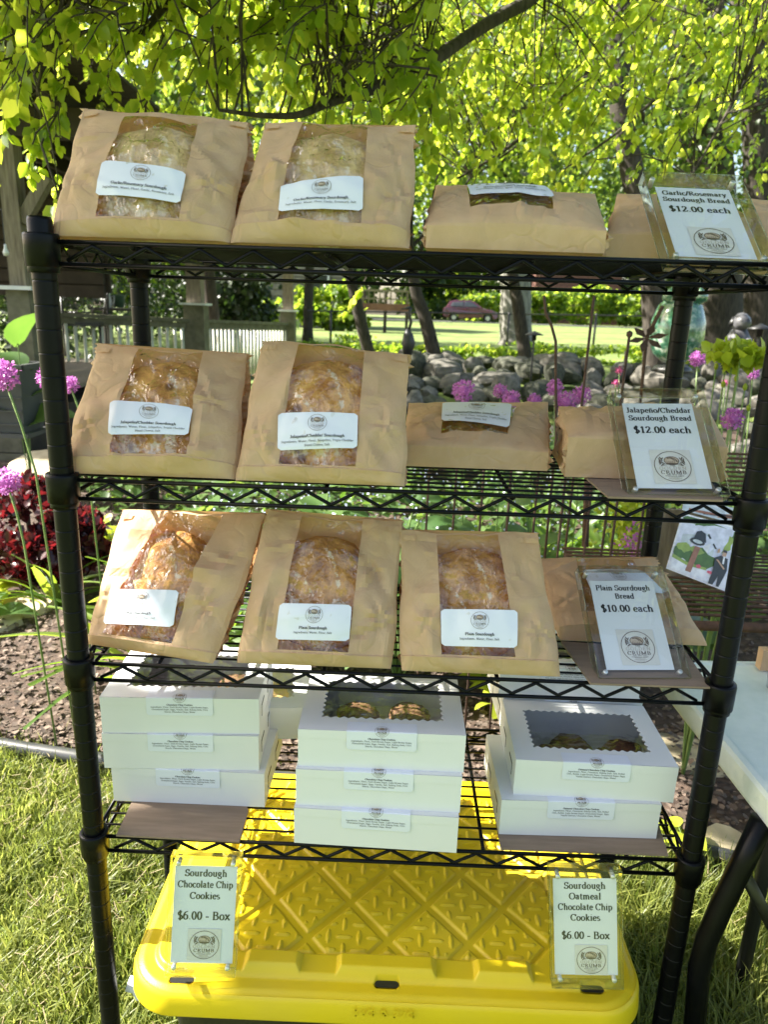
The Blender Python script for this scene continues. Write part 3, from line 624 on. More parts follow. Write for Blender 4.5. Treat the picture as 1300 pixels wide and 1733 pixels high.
bag('kraft bag lying behind the tilted garlic rosemary price sign', 'loaf in the bag behind the garlic rosemary sign',
    [(1030, 398), (1345, 409), (1320, 340), (1045, 328)], .12, .29, .1, [(1110, 326), (1250, 332), (1262, 368), (1118, 360)], None, 'garlic', 6, z1, True, .018, vf=.06, tabs=False, loafc=(.5, .55), lsz=(.08, .07, .02), amp=.003)
bag('kraft bag of jalape\u00f1o cheddar bread leaning left on the second shelf', 'golden spotted loaf in the leftmost second shelf bag',
    [(108, 800), (397, 810), (415, 600), (165, 584)], .012, .125, .13, [(227, 602), (342, 600), (315, 767), (185, 767)], [(187, 680), (327, 692), (319, 738), (184, 738)], 'jal', 7, z2, puff=.024, wide=.015, amp=.005)
bag('tall upright kraft bag of jalape\u00f1o cheddar bread with folded top', 'flour dusted round loaf in the tall second shelf bag',
    [(399, 819), (684, 826), (689, 598), (445, 574)], .008, .10, .13, [(505, 583), (617, 591), (602, 786), (471, 788)], [(471, 700), (606, 701), (604.6, 760), (470, 763.6)], 'jal', 8, z2, puff=.022, wide=.008, vf=.12)
bag('small kraft bag lying flat in the middle of the second shelf', 'loaf inside the flat bag in the middle of the second shelf',
    [(685, 755), (929, 768), (928, 680), (692, 681)], .13, .31, .1, [(752, 686), (864, 686), (859, 740), (747, 728)], [(749, 684), (866, 686), (862, 727), (747, 715)], 'jal', 9, z2, True, .014, vf=.06, tabs=False, loafc=(.5, .55), lsz=(.075, .07, .018), amp=.003)
bag('creased kraft bag lying behind the jalape\u00f1o cheddar price sign', 'loaf in the bag behind the jalape\u00f1o cheddar sign',
    [(962, 742), (1232, 760), (1200, 690), (946, 688)], .095, .27, .1, [(1010, 690), (1120, 692), (1130, 735), (1015, 728)], None, 'jal', 10, z2, True, .02, vf=.06, tabs=False, loafc=(.5, .55), lsz=(.08, .07, .02), amp=.005)
bag('sunlit kraft bag of plain bread with its left side glowing on the third shelf', 'loaf catching the sun in the leftmost third shelf bag',
    [(150, 1096), (361, 1128), (449, 870), (207, 864)], (.05, .004), (.16, .12), .13, [(287, 857), (383, 862), (291, 1087), (173, 1074)], [(193.5, 998), (304.6, 1000), (294, 1062), (175, 1056)], 'plain', 11, z3, puff=.024, wide=.02, amp=.006)
bag('upright kraft bag of plain bread second from the left on the third shelf', 'split topped loaf in the second bag of the third shelf',
    [(402, 1125), (661, 1139), (679, 884), (451, 866)], .010, .11, .13, [(512, 869), (614, 880), (589, 1107), (469, 1096)], [(474, 1021), (595.5, 1024), (591, 1085), (466, 1082)], 'plain', 12, z3, puff=.024, wide=.012, amp=.006)
bag('neat upright kraft bag of plain bread third from the left on the third shelf', 'speckled loaf in the third bag of the third shelf',
    [(680, 1140), (947, 1153), (908, 903), (681, 900)], .006, .10, .13, [(739, 902), (842, 902), (873, 1111), (748, 1108)], [(746, 1031), (876, 1033), (875, 1096.6), (747, 1093)], 'plain', 13, z3, puff=.022, wide=.012)
bag('kraft bag slumped back behind the plain sourdough price sign', 'loaf in the bag behind the plain sourdough sign',
    [(950, 1078), (1198, 1088), (1108, 944), (916, 945)], .125, .24, .10, [(975, 946), (1070, 946), (1110, 1040), (990, 1035)], [(985, 966), (1086, 966), (1128, 1006), (1000, 1000)], 'plain', 14, z3, puff=.02, wide=.02, tabs=False, lsz=(.08, .06, .03))

# ------------------------------------------------------------------ acrylic price signs
def sign(label, x, y, z, a, t, r, w_, h_, lines, pw, emb, cols=None):
    rt = V3(math.cos(a), math.sin(a), 0); bk = V3(-math.sin(a), math.cos(a), 0); up = math.sin(t)*bk+math.cos(t)*V3(0, 0, 1)
    R2 = math.cos(r)*rt+math.sin(r)*up; U2 = -math.sin(r)*rt+math.cos(r)*up; N2 = np.cross(R2, U2)   # N2 faces the viewer
    root = thing('acrylic_sign', label, 'sign', (x, y, z), group='acrylic price signs')
    def q(a_, b_, c_): return R2*a_+U2*b_+N2*c_
    hw = w_/2; T = .020
    blk = MB(); 
    cs = [q(sx*hw, b_, -c_) for c_ in (0, T) for sx, b_ in ((-1, 0), (1, 0), (1, h_), (-1, h_))]
    blk.add(cs, [(0, 1, 2, 3), (7, 6, 5, 4)], 0)
    blk.add(cs, [(0, 4, 5, 1), (1, 5, 6, 2), (2, 6, 7, 3), (3, 7, 4, 0)], 1); blk.build('block', ['acrylic', 'acedge'], root)
    edge = MB()      # polished bevel that catches light
    for i, j in ((0, 1), (1, 2), (2, 3), (3, 0), (4, 5), (5, 6), (6, 7), (7, 4)): edge.tube([cs[i], cs[j]], .0006, 5)
    edge.build('bevel', 'acedge', root)
    pw, ph, py = pw; mid = T/2
    sh = MB(); sh.add([q(-pw/2, py, -mid), q(pw/2, py, -mid), q(pw/2, py+ph, -mid), q(-pw/2, py+ph, -mid)], [(0, 1, 2, 3)]); so_ = sh.build('paper_insert', 'paper', root)
    tm = MB(); f = lambda a_, b_: q(a_*pw, py+b_*pw, -mid+.0005)
    for s, yy, sz, sx in lines: text2d(tm, s, 0, yy, sz, f, .072, .026, .0, sx)
    tm.build('lettering', 'ink', so_)
    ex, ey, er = emb; emblem(so_, lambda a_, b_, o_: q(a_*pw, py+b_*pw, -mid+.0005+o_), ex, ey, er, True)
    for sx in (-1, 1):
        for b_ in (.06, .94):
            mg = MB(); Rm = np.stack([R2, U2, N2], 1); mg.lathe([(0, -.0155), (.0034, -.0155), (.0036, -.003), (.003, -.0022), (0, -.0022)], q(sx*(hw-.012), h_*b_, 0), 12, Rm); mg.build('magnet', 'magnet', root, True)
    return root
big = lambda a, b, p: [(a, 1.28, .130, .92), (b, 1.14, .130, .92), (p, .92, .165, .98)]
PW = (.100, .145, .016)
sign('tilted acrylic sign for garlic rosemary bread at twelve dollars', .8284, -.0025, z1+.0005, .0345, .8555, -.0089, .132, .1794, big('Garlic/Rosemary', 'Sourdough Bread', '$12.00 each'), PW, (.03, .32, .25))
sign('tilted acrylic sign for jalape\u00f1o cheddar bread at twelve dollars', .8201, .0065, z2+.0045, -.0365, .799, .0428, .1339, .18, big('Jalape\u00f1o/Cheddar', 'Sourdough Bread', '$12.00 each'), PW, (.03, .35, .25))
sign('tilted acrylic sign for plain sourdough bread at ten dollars', .8096, .0061, z3+.004, .0497, .8511, .0188, .1332, .1814, big('Plain Sourdough', 'Bread', '$10.00 each'), PW, (.03, .35, .25))
sign('upright acrylic sign for chocolate chip cookies on the left of the yellow lid', .1843, -.1010, .3175, .09, .2074, -.0503, .1015, .1790,
     [('Sourdough', 1.47, .165, .88), ('Chocolate Chip', 1.28, .165, .82), ('Cookies', 1.09, .165, .88), ('$6.00 - Box', .74, .20, .88)], (.090, .148, .014), (.03, .32, .24))
sign('upright acrylic sign for oatmeal cookies on the right of the yellow lid', .7486, -.1010, .3275, -.0619, .176, .089, .1014, .1790,
     [('Sourdough', 1.47, .160, .88), ('Oatmeal', 1.29, .160, .88), ('Chocolate Chip', 1.11, .160, .82), ('Cookies', .93, .160, .88), ('$6.00 - Box', .62, .18, .88)], (.090, .148, .014), (.08, .26, .23))

# ------------------------------------------------------------------ cookie boxes
BW, BH, BD = .248, .0632, .178
CTX = {'choc': ('Chocolate Chip Cookies', ['Ingredients: Flour, Dark Brown Sugar, Light Brown Sugar,', 'Granulated Sugar, Eggs, Vanilla, Salt, Baking Soda, Corn', 'Starch, Chocolate Chips, Water']),
       'oat': ('Oatmeal Chocolate Chip Cookies', ['Ingredients: Flour, Cinnamon, Baking Soda, Salt, Rolled', 'Oats, Butter, Light Brown Sugar, Granulated Sugar, Eggs,', 'Vanilla Extract, Chocolate Chips, Water'])}
def cookie_box(kind, label, x, y, z, a):
    root = thing('cookie_box', label, 'box', (x, y, z), a, 'white cookie boxes')
    w2 = BW/2; b = MB(); t = .0012
    b.box((0, t/2, BH/2), (BW, t, BH)); b.box((0, BD-t/2, BH/2), (BW, t, BH)); b.box((-w2+t/2, BD/2, BH/2), (t, BD-2*t, BH)); b.box((w2-t/2, BD/2, BH/2), (t, BD-2*t, BH)); b.box((0, BD/2, t/2), (BW-2*t, BD-2*t, t))
    b.build('carton', 'white', root)
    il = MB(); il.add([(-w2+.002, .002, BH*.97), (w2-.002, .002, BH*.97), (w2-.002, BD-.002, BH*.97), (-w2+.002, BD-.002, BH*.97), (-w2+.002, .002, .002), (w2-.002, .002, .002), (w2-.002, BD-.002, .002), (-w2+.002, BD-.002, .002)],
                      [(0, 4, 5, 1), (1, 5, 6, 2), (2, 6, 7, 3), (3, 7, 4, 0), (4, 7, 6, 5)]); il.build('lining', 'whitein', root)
    n = 240; hx, hy0, hy1 = w2*.74, BD*.20, BD*.82; per = 2*(2*hx)+2*(hy1-hy0); inn = []; out = []
    for i in range(n):
        s = per*i/n; L1 = 2*hx; L2 = hy1-hy0; wv = .0022*math.cos(2*PI*s/(per/44))
        if s < L1: p = (-hx+s, hy0-wv); o = (-w2+BW*s/L1, 0)
        elif s < L1+L2: p = (hx+wv, hy0+s-L1); o = (w2, BD*(s-L1)/L2)
        elif s < 2*L1+L2: p = (hx-(s-L1-L2), hy1+wv); o = (w2-BW*(s-L1-L2)/L1, BD)
        else: p = (-hx-wv, hy1-(s-2*L1-L2)); o = (-w2, BD*(1-(s-2*L1-L2)/L2))
        inn.append((*p, BH+.0004)); out.append((*o, BH+.0004))
    low = [(p[0], p[1], BH-.0006) for p in inn]
    l = MB(); l.add(out+inn+low, [(i, (i+1) % n, n+(i+1) % n, n+i) for i in range(n)]+[(n+i, n+(i+1) % n, 2*n+(i+1) % n, 2*n+i) for i in range(n)])
    l.box((0, -.0006, BH-.007), (BW, .0006, .014)); lid = l.build('lid', 'white', root)
    f = MB(); f.grid([[(xx, yy, BH-.0008-.0025*math.sin(PI*(xx/hx+1)/2)*math.sin(PI*(yy-hy0)/(hy1-hy0))) for xx in np.linspace(-hx-.006, hx+.006, 9)] for yy in np.linspace(hy0-.006, hy1+.006, 6)]); f.build('window_film', 'boxfilm', lid, True)
    for sx in (-1, 1):
        for yy in (.045, .12):
            s = MB(); s.box((sx*(w2+.0003), yy, BH*.55), (.0006, .030, .0035)); s.box((sx*(w2+.0003), yy-.015, BH*.4), (.0006, .0015, .02)); s.build('tab_slot', 'blackplastic', root)
    lw, dn, upl = .104, .030, .024
    def mp(a_, s_, of=0):   # a_ across, s_ up from the box edge; bends over the edge
        return V3(a_, -.0016-of, BH+s_) if s_ <= 0 else V3(a_, s_-.0016-of if s_ < .0002 else s_-.001, BH+.0010+of)
    g_ = [[mp(a_, s_) for a_ in np.linspace(-lw/2+i_, lw/2-i_, 5)] for s_, i_ in ((-dn, .003), (-dn+.003, 0), (-.0001, 0), (0, 0), (.0005, 0), (upl-.002, 0), (upl, .002))]
    lb = MB(); lb.grid(g_); lo = lb.build('label', 'label', root)
    tt, ls = CTX[kind]; tm = MB(); text2d(tm, tt, 0, -.0125, .0040, lambda p, q_: mp(p, q_, .0004), .07, .035)
    for i, s in enumerate(ls): text2d(tm, s, 0, -.0165-.0042*i, .0036, lambda p, q_: mp(p, q_, .0004), .042, .028)
    tm.build('lettering', 'ink', lo)
    emblem(lo, lambda p, q_, of: mp(p, q_, .0002+of*.3), 0, .003, .0105)
    return root
protos = {}
def place(kind, label, x, y, z, a):
    if kind not in protos: protos[kind] = cookie_box(kind, label, x, y, z, a); return
    c = copy_tree(protos[kind]); c.location = (x, y, z); c.rotation_euler = (0, 0, a); c['label'] = label
B0 = z4+.0005
place('choc', 'top white box of chocolate chip cookies in the sunlit left stack', .1172, .0787, B0+2*.0638+.002, .052)
place('choc', 'middle white box of chocolate chip cookies in the left stack', .1164, .0761, B0+.0638+.002, .0374)
place('choc', 'bottom white box of the left stack standing on cardboard', .126, .0748, B0+.002, -.0043)
place('choc', 'top white box with scalloped window in the centre stack', .4373, .0092, B0+2*.0638, .0029)
place('choc', 'middle white box of chocolate chip cookies in the centre stack', .4347, .002, B0+.0638, -.0108)
place('choc', 'bottom white box of the centre stack at the edge of the lowest shelf', .4328, -.0054, B0, -.0298)
place('oat', 'top white box of oatmeal cookies with open view of dark cookies', .7693, .0434, B0+.0638+.003, -.0168)
place('oat', 'bottom white box of oatmeal cookies on cardboard at the right', .7502, .0349, B0+.003, .02)
bx = AY(489, 1272, .20)
place('choc', 'small view white box set behind between the left and centre stacks', bx[0]-.085, .195, B0+.045, .12)
place('oat', 'white box peeping out behind the right stack, lower of two', .775, .228, B0+.0638+.003, .03)
place('oat', 'white box peeping out behind the right stack, upper of two', .765, .226, B0+2*.0638+.004, .0)
E_ = 0
def cookie_mesh(seed, r_=.036, h=.02):
    rr = np.random.default_rng(seed); n1, n2 = 22, 9; Gd = []
    for i in range(n2+1):
        ph = (PI/2)*i/n2; row = []
        for j in range(n1+1):
            t = 2*PI*(j % n1)/n1; d = V3(math.cos(t)*math.sin(ph), math.sin(t)*math.sin(ph), math.cos(ph)); k = 1+.10*wob(d+seed, 4)+.05*wob(d+seed, 11)
            row.append((d[0]*r_*k, d[1]*r_*k, d[2]*h*k))
        Gd.append(row)
    b = MB(); b.grid(Gd); b.add([(math.cos(t)*r_*.95, math.sin(t)*r_*.95, 0) for t in np.linspace(0, 2*PI, 20)[:-1]], [tuple(range(19))[::-1]]); return b.mesh('cookie', 'cookie', True)
cms = [cookie_mesh(i) for i in range(3)]
M['cookiedark'] = mat('oatmeal_cookie', (.05, .022, .010), (.13, .06, .028), 45, .8, 1, 90, c3=(.015, .008, .006))
darkm = []
for q_ in cms: k_ = q_.copy(); k_.materials.clear(); k_.materials.append(M['cookiedark']); darkm.append(k_)
palem = cookie_mesh(9, .034, .022); palem.materials.clear(); palem.materials.append(M['cookiepale'])
def cookies(bx_, by, bz, a, spots, desc, pale=False):
    for i, (x, y, dz) in enumerate(spots):
        o = link('cookie', cms[i % 3]); ca, sa = math.cos(a), math.sin(a); o.location = (bx_+x*ca-y*sa, by+x*sa+y*ca, bz+.002+dz); o.rotation_euler = (rng.normal()*.15, rng.normal()*.15, rng.uniform(0, 6))
        if pale: o.data = palem
        elif desc[i].startswith('dark'): o.data = darkm[i % 3]
        tag(o, desc[i], 'cookie', 'cookies in the boxes')
cookies(.7693, .0434, B0+.067, -.0168, [(-.052, .065, .015), (.035, .060, .015), (-.01, .12, .006), (.075, .11, .006)],
        ['dark lumpy cookie at the left of the right stack window', 'dark lumpy cookie at the right of the right stack window', 'dark cookie behind the middle of the right stack window', 'dark cookie at the back right of the right stack window'])
cookies(.4373, .0092, B0+.1276, .0029, [(-.06, .055, .010), (.0, .06, .012), (.058, .062, .014), (-.04, .125, .008), (.045, .13, .008)],
        ['brown cookie at the front left of the centre box window', 'brown cookie at the front middle of the centre box window', 'brown cookie at the front right of the centre box window', 'brown cookie at the back left of the centre box window', 'brown cookie at the back right of the centre box window'])
cookies(.1172, .0787, B0+.1296, .052, [(-.055, .06, .012), (.02, .065, .014), (.07, .12, .012)],
        ['brown cookie at the left of the sunlit box window', 'brown cookie in the middle of the sunlit box window', 'brown cookie at the back right of the sunlit box window'])
cookies(bx[0]-.085, .195, B0+.045, .12, [(.06, .05, .026), (.045, .11, .026)], ['pale knotted cookie in the box between the stacks', 'pale cookie at the back of the box between the stacks'], True)

# cardboard sheets
def board(label, pts, z, n=1):
    P = [AZ(*p, z) for p in pts]; b = MB(); t = .0028; k = len(P)
    v = [(p[0], p[1], z) for p in P]+[(p[0], p[1], z-t) for p in P]
    b.add(v, [tuple(range(k)), tuple(range(k, 2*k))[::-1]]+[(i, k+i, k+(i+1) % k, (i+1) % k) for i in range(k)])
    tag(b.build('cardboard_sheet', 'cardboard'), label, 'cardboard', 'loose cardboard sheets on the shelves')
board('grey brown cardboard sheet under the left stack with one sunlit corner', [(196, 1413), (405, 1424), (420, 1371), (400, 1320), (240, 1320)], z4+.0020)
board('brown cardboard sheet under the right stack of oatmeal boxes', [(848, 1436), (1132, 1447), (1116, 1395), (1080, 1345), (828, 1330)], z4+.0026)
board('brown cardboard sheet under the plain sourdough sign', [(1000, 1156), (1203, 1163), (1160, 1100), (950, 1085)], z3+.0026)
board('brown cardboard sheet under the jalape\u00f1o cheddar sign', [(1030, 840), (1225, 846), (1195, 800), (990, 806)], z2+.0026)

# ------------------------------------------------------------------ yellow lidded tote
tote = thing('storage_tote', 'black storage tote with a yellow lid under the lowest shelf', 'storage box', (0, 0, 0))
LX, LY = (.070, .842), (-.103, .425); LZ = .300
def lid():
    nx, ny = 460, 310
    X, Y = np.meshgrid(np.linspace(*LX, nx), np.linspace(*LY, ny)); w_ = LX[1]-LX[0]; d_ = LY[1]-LY[0]
    cx, cy_ = (LX[0]+LX[1])/2, (LY[0]+LY[1])/2; dx = np.abs(X-cx); dy = np.abs(Y-cy_)
    R_ = .075; qx = np.maximum(dx-(w_/2-R_), 0); qy = np.maximum(dy-(d_/2-R_), 0)
    inside = R_-np.hypot(qx, qy); inside = np.where((qx > 0) | (qy > 0), np.minimum(inside, 1), 1)
    de = np.minimum(np.minimum(w_/2-dx, d_/2-dy), np.where((qx > 0) & (qy > 0), R_-np.hypot(qx, qy), 9))
    # inner recessed panel with cut corners
    px, py = dx-(w_/2-.105), dy-(d_/2-.068); cut = (dx+dy*1.0)-(w_/2-.105+d_/2-.068-.05)
    ins = -np.maximum(np.maximum(px, py), cut*.707)
    H = np.zeros_like(X); H += .004*smooth01(-.012, -.004, -np.abs(ins-0))*0
    H -= .007*smooth01(-.003, .005, ins)
    A = AZ(465, 1523, LZ-.007); pX, pY = .1285, .150
    u = (X-A[0])/pX; v = (Y-A[1])/pY
    s1 = u+v; s2 = u-v
    g1 = np.abs(s1-np.round(s1)); g2 = np.abs(s2-np.round(s2)); ch = np.minimum(g1, g2)
    inP = smooth01(.002, .006, ins)
    H += inP*.0046*smooth01(.055, .085, ch)
    # tread lenses
    cell = .0245; iu = np.round((X-A[0])/cell*1.0); iv = np.round((Y-A[1])/cell); fx = (X-A[0])-iu*cell; fy = (Y-A[1])-iv*cell
    ori = ((iu+iv) % 2) == 0
    lx = np.where(ori, fx, fy)/.0155; ly = np.where(ori, fy, fx)/.0034; lens = np.clip(1-lx*lx-np.abs(ly), 0, 1)
    H += inP*.0030*smooth01(0, .3, lens)*(ch > .12)
    # raised blocks along the front and back lips
    for a, b in ((413, 508), (571, 737), (802, 897)):
        xa, xb = AZ(a, 1630, LZ+.004)[0], AZ(b, 1632, LZ+.004)[0]
        for yc in (AZ(650, 1632, LZ+.004)[1], 2*cy_-AZ(650, 1632, LZ+.004)[1]):
            e = np.minimum(np.minimum(X-xa, xb-X), .017-np.abs(Y-yc)); H += .011*smooth01(-.002, .007, e)
    # low step outside the lip zone
    H -= .008*smooth01(.034, .026, de)*(1)
    H -= .004*smooth01(.012, 0, de)
    # slots
    for a in (307, 655, 1003):
        c = AZ(a, 1651+(a-307)*.023, LZ-.0); e = np.hypot(np.maximum(np.abs(X-c[0])-.012, 0), Y-c[1]); H -= .02*(e < .0062)
    # corner flats with a raised bar logo-like letters
    Z = LZ+H
    Vv = np.stack([X, Y, Z], -1)
    # round the outline: pull the outside corners in
    ov = np.maximum(np.hypot(qx, qy)-R_, 0); sel = ov > 0
    rr = np.hypot(qx, qy)+1e-9; nxp = (w_/2-R_)+qx/rr*R_; nyp = (d_/2-R_)+qy/rr*R_
    Vv[..., 0] = np.where(sel, cx+np.sign(X-cx)*nxp, X); Vv[..., 1] = np.where(sel, cy_+np.sign(Y-cy_)*nyp, Y); Vv[..., 2] = np.where(sel, LZ-.012, Z)
    idx = np.arange(nx*ny).reshape(ny, nx)
    F = np.stack([idx[:-1, :-1].ravel(), idx[:-1, 1:].ravel(), idx[1:, 1:].ravel(), idx[1:, :-1].ravel()], 1)
    # drop quads wholly in the collapsed corner
    sf_ = sel.ravel()[F].all(1); F = F[~sf_]
    me = fastmesh('lid', Vv.reshape(-1, 3), F4=F, mname='yellow', smooth=True)
    link('lid', me, tote)
    # skirt
    ring = []
    for q_ in range(4):
        c = [(1, 1), (-1, 1), (-1, -1), (1, -1)][q_]
        for a in np.linspace(q_*90, q_*90+90, 13): ring.append((cx+c[0]*(w_/2-R_)+R_*math.cos(math.radians(a)), cy_+c[1]*(d_/2-R_)+R_*math.sin(math.radians(a))))
    ring = np.array(ring); n = len(ring); c0 = np.array([cx, cy_])
    rows = []
    for dz, gr in ((-.0115, .0), (-.014, .0030), (-.019, .0055), (-.048, .0085), (-.0505, .0075), (-.0505, .003)):
        d = ring-c0; L_ = np.linalg.norm(d, axis=1)[:, None]; rows.append(np.hstack([ring+d/L_*gr, np.full((n, 1), LZ+dz)]))
    Gs = np.array(rows); Gs = np.concatenate([Gs, Gs[:, :1]], 1); b = MB(); b.grid(Gs); b.build('lid_skirt', 'yellow', tote, True)
    for a in (307, 655, 1003):
        dk = MB(); c = AZ(a, 1651+(a-307)*.023, LZ); dk.add([(c[0]+sx*.012+.006*math.cos(t), c[1]+.006*math.sin(t), LZ-.0075) for sx, ts in ((1, np.linspace(-PI/2, PI/2, 7)), (-1, np.linspace(PI/2, 3*PI/2, 7))) for t in ts], [tuple(range(14))])
        dk.build('lid_slot', 'blackplastic', tote)
    tm = MB(); yf = LY[0]-.0078
    text2d(tm, '14G & 27G', cx, LZ-.030, .017, lambda p, q_: V3(p, yf-.0006, q_), .07, .07, .08)
    tm.build('embossed_lettering', 'yellow', tote)
    tm = MB(); f = lambda p, q_: V3(p, q_, LZ+.0012)
    c = AZ(945, 1440, LZ)
    tm2 = MB(); text2d(tm2, 'H', cx-.036, LY[0]+.040, .02, f, .08, .08); text2d(tm2, 'D', cx+.036, LY[0]+.040, .02, f, .08, .08); tm2.build('embossed_lettering', 'yellow', tote)
    b = MB(); b.lathe([(0, 0)], k=3) if 0 else None
    for k, (z_, s) in enumerate(((LZ-.03, .90), (GZ, .80))): pass
    tb = []
    for z_, s in ((LZ-.035, .0), (LZ-.06, .018), (.12, .028), (.118, .034), (GZ+.01, .05)):
        tb.append([(cx+(p[0]-cx)*(1-2*s/w_-.05), cy_+(p[1]-cy_)*(1-2*s/d_-.06), z_) for p in list(ring)+[ring[0]]])
    b = MB(); b.grid(tb); b.build('tub', 'blackplastic', tote, True)
    for sx in (-1, 1):
        h = MB(); h.box((cx+sx*(w_/2-.03), cy_, LZ-.075), (.04, .16, .03)); h.build('handle', 'blackplastic', tote)
lid()
c = AY(236, 1668, .02)
b = MB(); Rb = Matrix.Rotation(math.radians(80), 3, 'Y'); b.lathe([(0, 0), (.018, 0), (.02, .004), (.02, .05), (.012, .06), (.012, .072), (0, .072)], (c[0]+.050, c[1], c[2]-.015), 18, np.array(Matrix.Rotation(math.radians(-75), 3, 'Y'))); tag(b.build('plastic_bottle', 'white', None, True), 'white plastic bottle end poking out behind the left lid corner', 'bottle')

# ------------------------------------------------------------------ folding table on the right
tt = thing('folding_table', 'white plastic folding table with dark bent legs at the right edge', 'table', (0, 0, 0))
ZT = .61
A = AZ(1222, 1248, ZT); B = AZ(1300, 1342, ZT); dr = B-A; dr /= np.linalg.norm(dr); nr_ = V3(-dr[1], dr[0], 0)
if nr_[0] < 0: nr_ = -nr_
bk_ = AZ(1300, 1120, ZT); Lb = np.dot(bk_-A, -dr); P0 = A-dr*(Lb)      # back left corner
P1 = P0+dr*1.25
def tq(s, t, z): return P0+dr*s+nr_*t+V3(0, 0, z-ZT)
b = MB(); Gt = []
prof = [(-.002, -.045), (-.004, -.040), (-.004, -.006), (0, 0), (.010, .001), (.013, -.0025)]
for o_, dz in prof[::1]:
    pass
def rrect(o_, z_): 
    r_ = .04; pts = []
    for cs_, ct_, a0 in ((1.25-r_, .60-r_, 0), (r_, .60-r_, 90), (r_, r_, 180), (1.25-r_, r_, 270)):
        for a in np.linspace(a0, a0+90, 7): pts.append(tq(cs_+(r_-o_)*math.cos(math.radians(a)), ct_+(r_-o_)*math.sin(math.radians(a)), z_))
    return pts+[pts[0]]
b.grid([rrect(o_, ZT+dz) for o_, dz in prof]); R0 = rrect(.013, ZT-.0025)[:-1]; b.add(R0, [tuple(range(len(R0)))])
R1 = rrect(.012, ZT-.02)[:-1]; b.add(R1, [tuple(range(len(R1)))[::-1]])
b.build('tabletop', 'tabletop', tt, False)
yl = float(AZ(1290, 1390, ZT-.045)[1])
LP_ = [AY(1292, 1388, yl), AY(1258, 1460, yl), AY(1222, 1533, yl), AY(1197, 1590, yl), AY(1184, 1640, yl), AY(1174, 1760, yl)]
b = MB(); b.tube(LP_, .0165, 12); b.build('leg', 'rack', tt, True)
b = MB(); b.tube([LP_[1]+V3(0, 0, -.01), AY(1330, 1610, yl+.05)], .010, 8); b.build('brace', 'blackplastic', tt, True)
b = MB(); b.tube([tq(.15, .2, ZT-.03), tq(.15, .2, GZ)], .0135, 10); b.build('leg', 'blackplastic', tt, True)
c = AZ(1296, 1140, ZT); b = MB(); b.box((c[0]+.012, c[1]+.02, ZT+.022), (.035, .02, .042)); tag(b.build('kraft_packet', 'kraft'), 'small tan packet standing on the white table', 'packet')
c = AZ(1298, 1165, ZT); b = MB(); b.lathe([(0, .002), (.012, .002), (.013, .03), (.0115, .03), (.011, .004), (0, .004)], (c[0]+.012, c[1], ZT), 16); tag(b.build('sample_cup', 'boxfilm', None, True), 'small clear cup on the white table in front of the packet', 'cup')

# ------------------------------------------------------------------ distant buildings, car, playset, chain fence
def siding_house(name, label, x0, x1, y, z0, h, depth, mw, nb, wins=(), roofh=1.6):
    root = thing(name, label, 'house', ((x0+x1)/2, y, z0)); w_ = x1-x0
    b = MB(); b.box((0, depth/2, h/2), (w_, depth, h)); b.build('wall', mw, root)
    bm = MB(); bh = h/nb; bm.box((0, -.03, bh*.42), (w_+.1, .06, bh*.84)); me = bm.mesh('siding_board', mw)
    for i in range(nb): link('siding_board', me, root, (0, 0, bh*i))
    r = MB(); e = .5; v = [(-w_/2-e, -e, h), (w_/2+e, -e, h), (w_/2+e, depth+e, h), (-w_/2-e, depth+e, h), (-w_/2-e, depth/2, h+roofh), (w_/2+e, depth/2, h+roofh)]
    r.add(v, [(0, 1, 5, 4), (2, 3, 4, 5), (0, 4, 3), (1, 2, 5), (3, 2, 1, 0)]); r.build('roof', 'roofm', root)
    for (wx, wz, ww, wh) in wins:
        f = MB()
        for dx, dz, a, c_ in ((-ww/2, 0, .08, wh), (ww/2, 0, .08, wh), (0, -wh/2, ww, .08), (0, wh/2, ww+.08, .08), (0, 0, ww, .05)): f.box((wx+dx, -.10, wz+dz), (a, .08, c_))
        fr = f.build('window', 'capw', root); g = MB(); g.box((wx, -.075, wz), (ww-.06, .02, wh-.06)); g.build('pane', 'glassdark', fr)
    return root
siding_house('log_house', 'grey log sided house half hidden behind the deck trees', -8.5, -2.2, 34, .30, 4.6, 7, 'siding', 16, [(-1.2, 1.7, 1.1, 1.4), (2.0, 1.7, .9, 1.5)])
siding_house('brick_house', 'red brick house across the road behind the pond trees', 16.5, 26, 88, .3, 6.2, 9, 'brick', 14, [(-3.4, 2.2, 1.3, 1.2)], 3)
siding_house('pink_house', 'pale red house at the far right edge of the lawn', 34, 48, 78, .3, 5.6, 9, 'brick', 12, [(-4, 2.2, 1.6, 1.5), (0, 2.2, 1.6, 1.5)], 3)

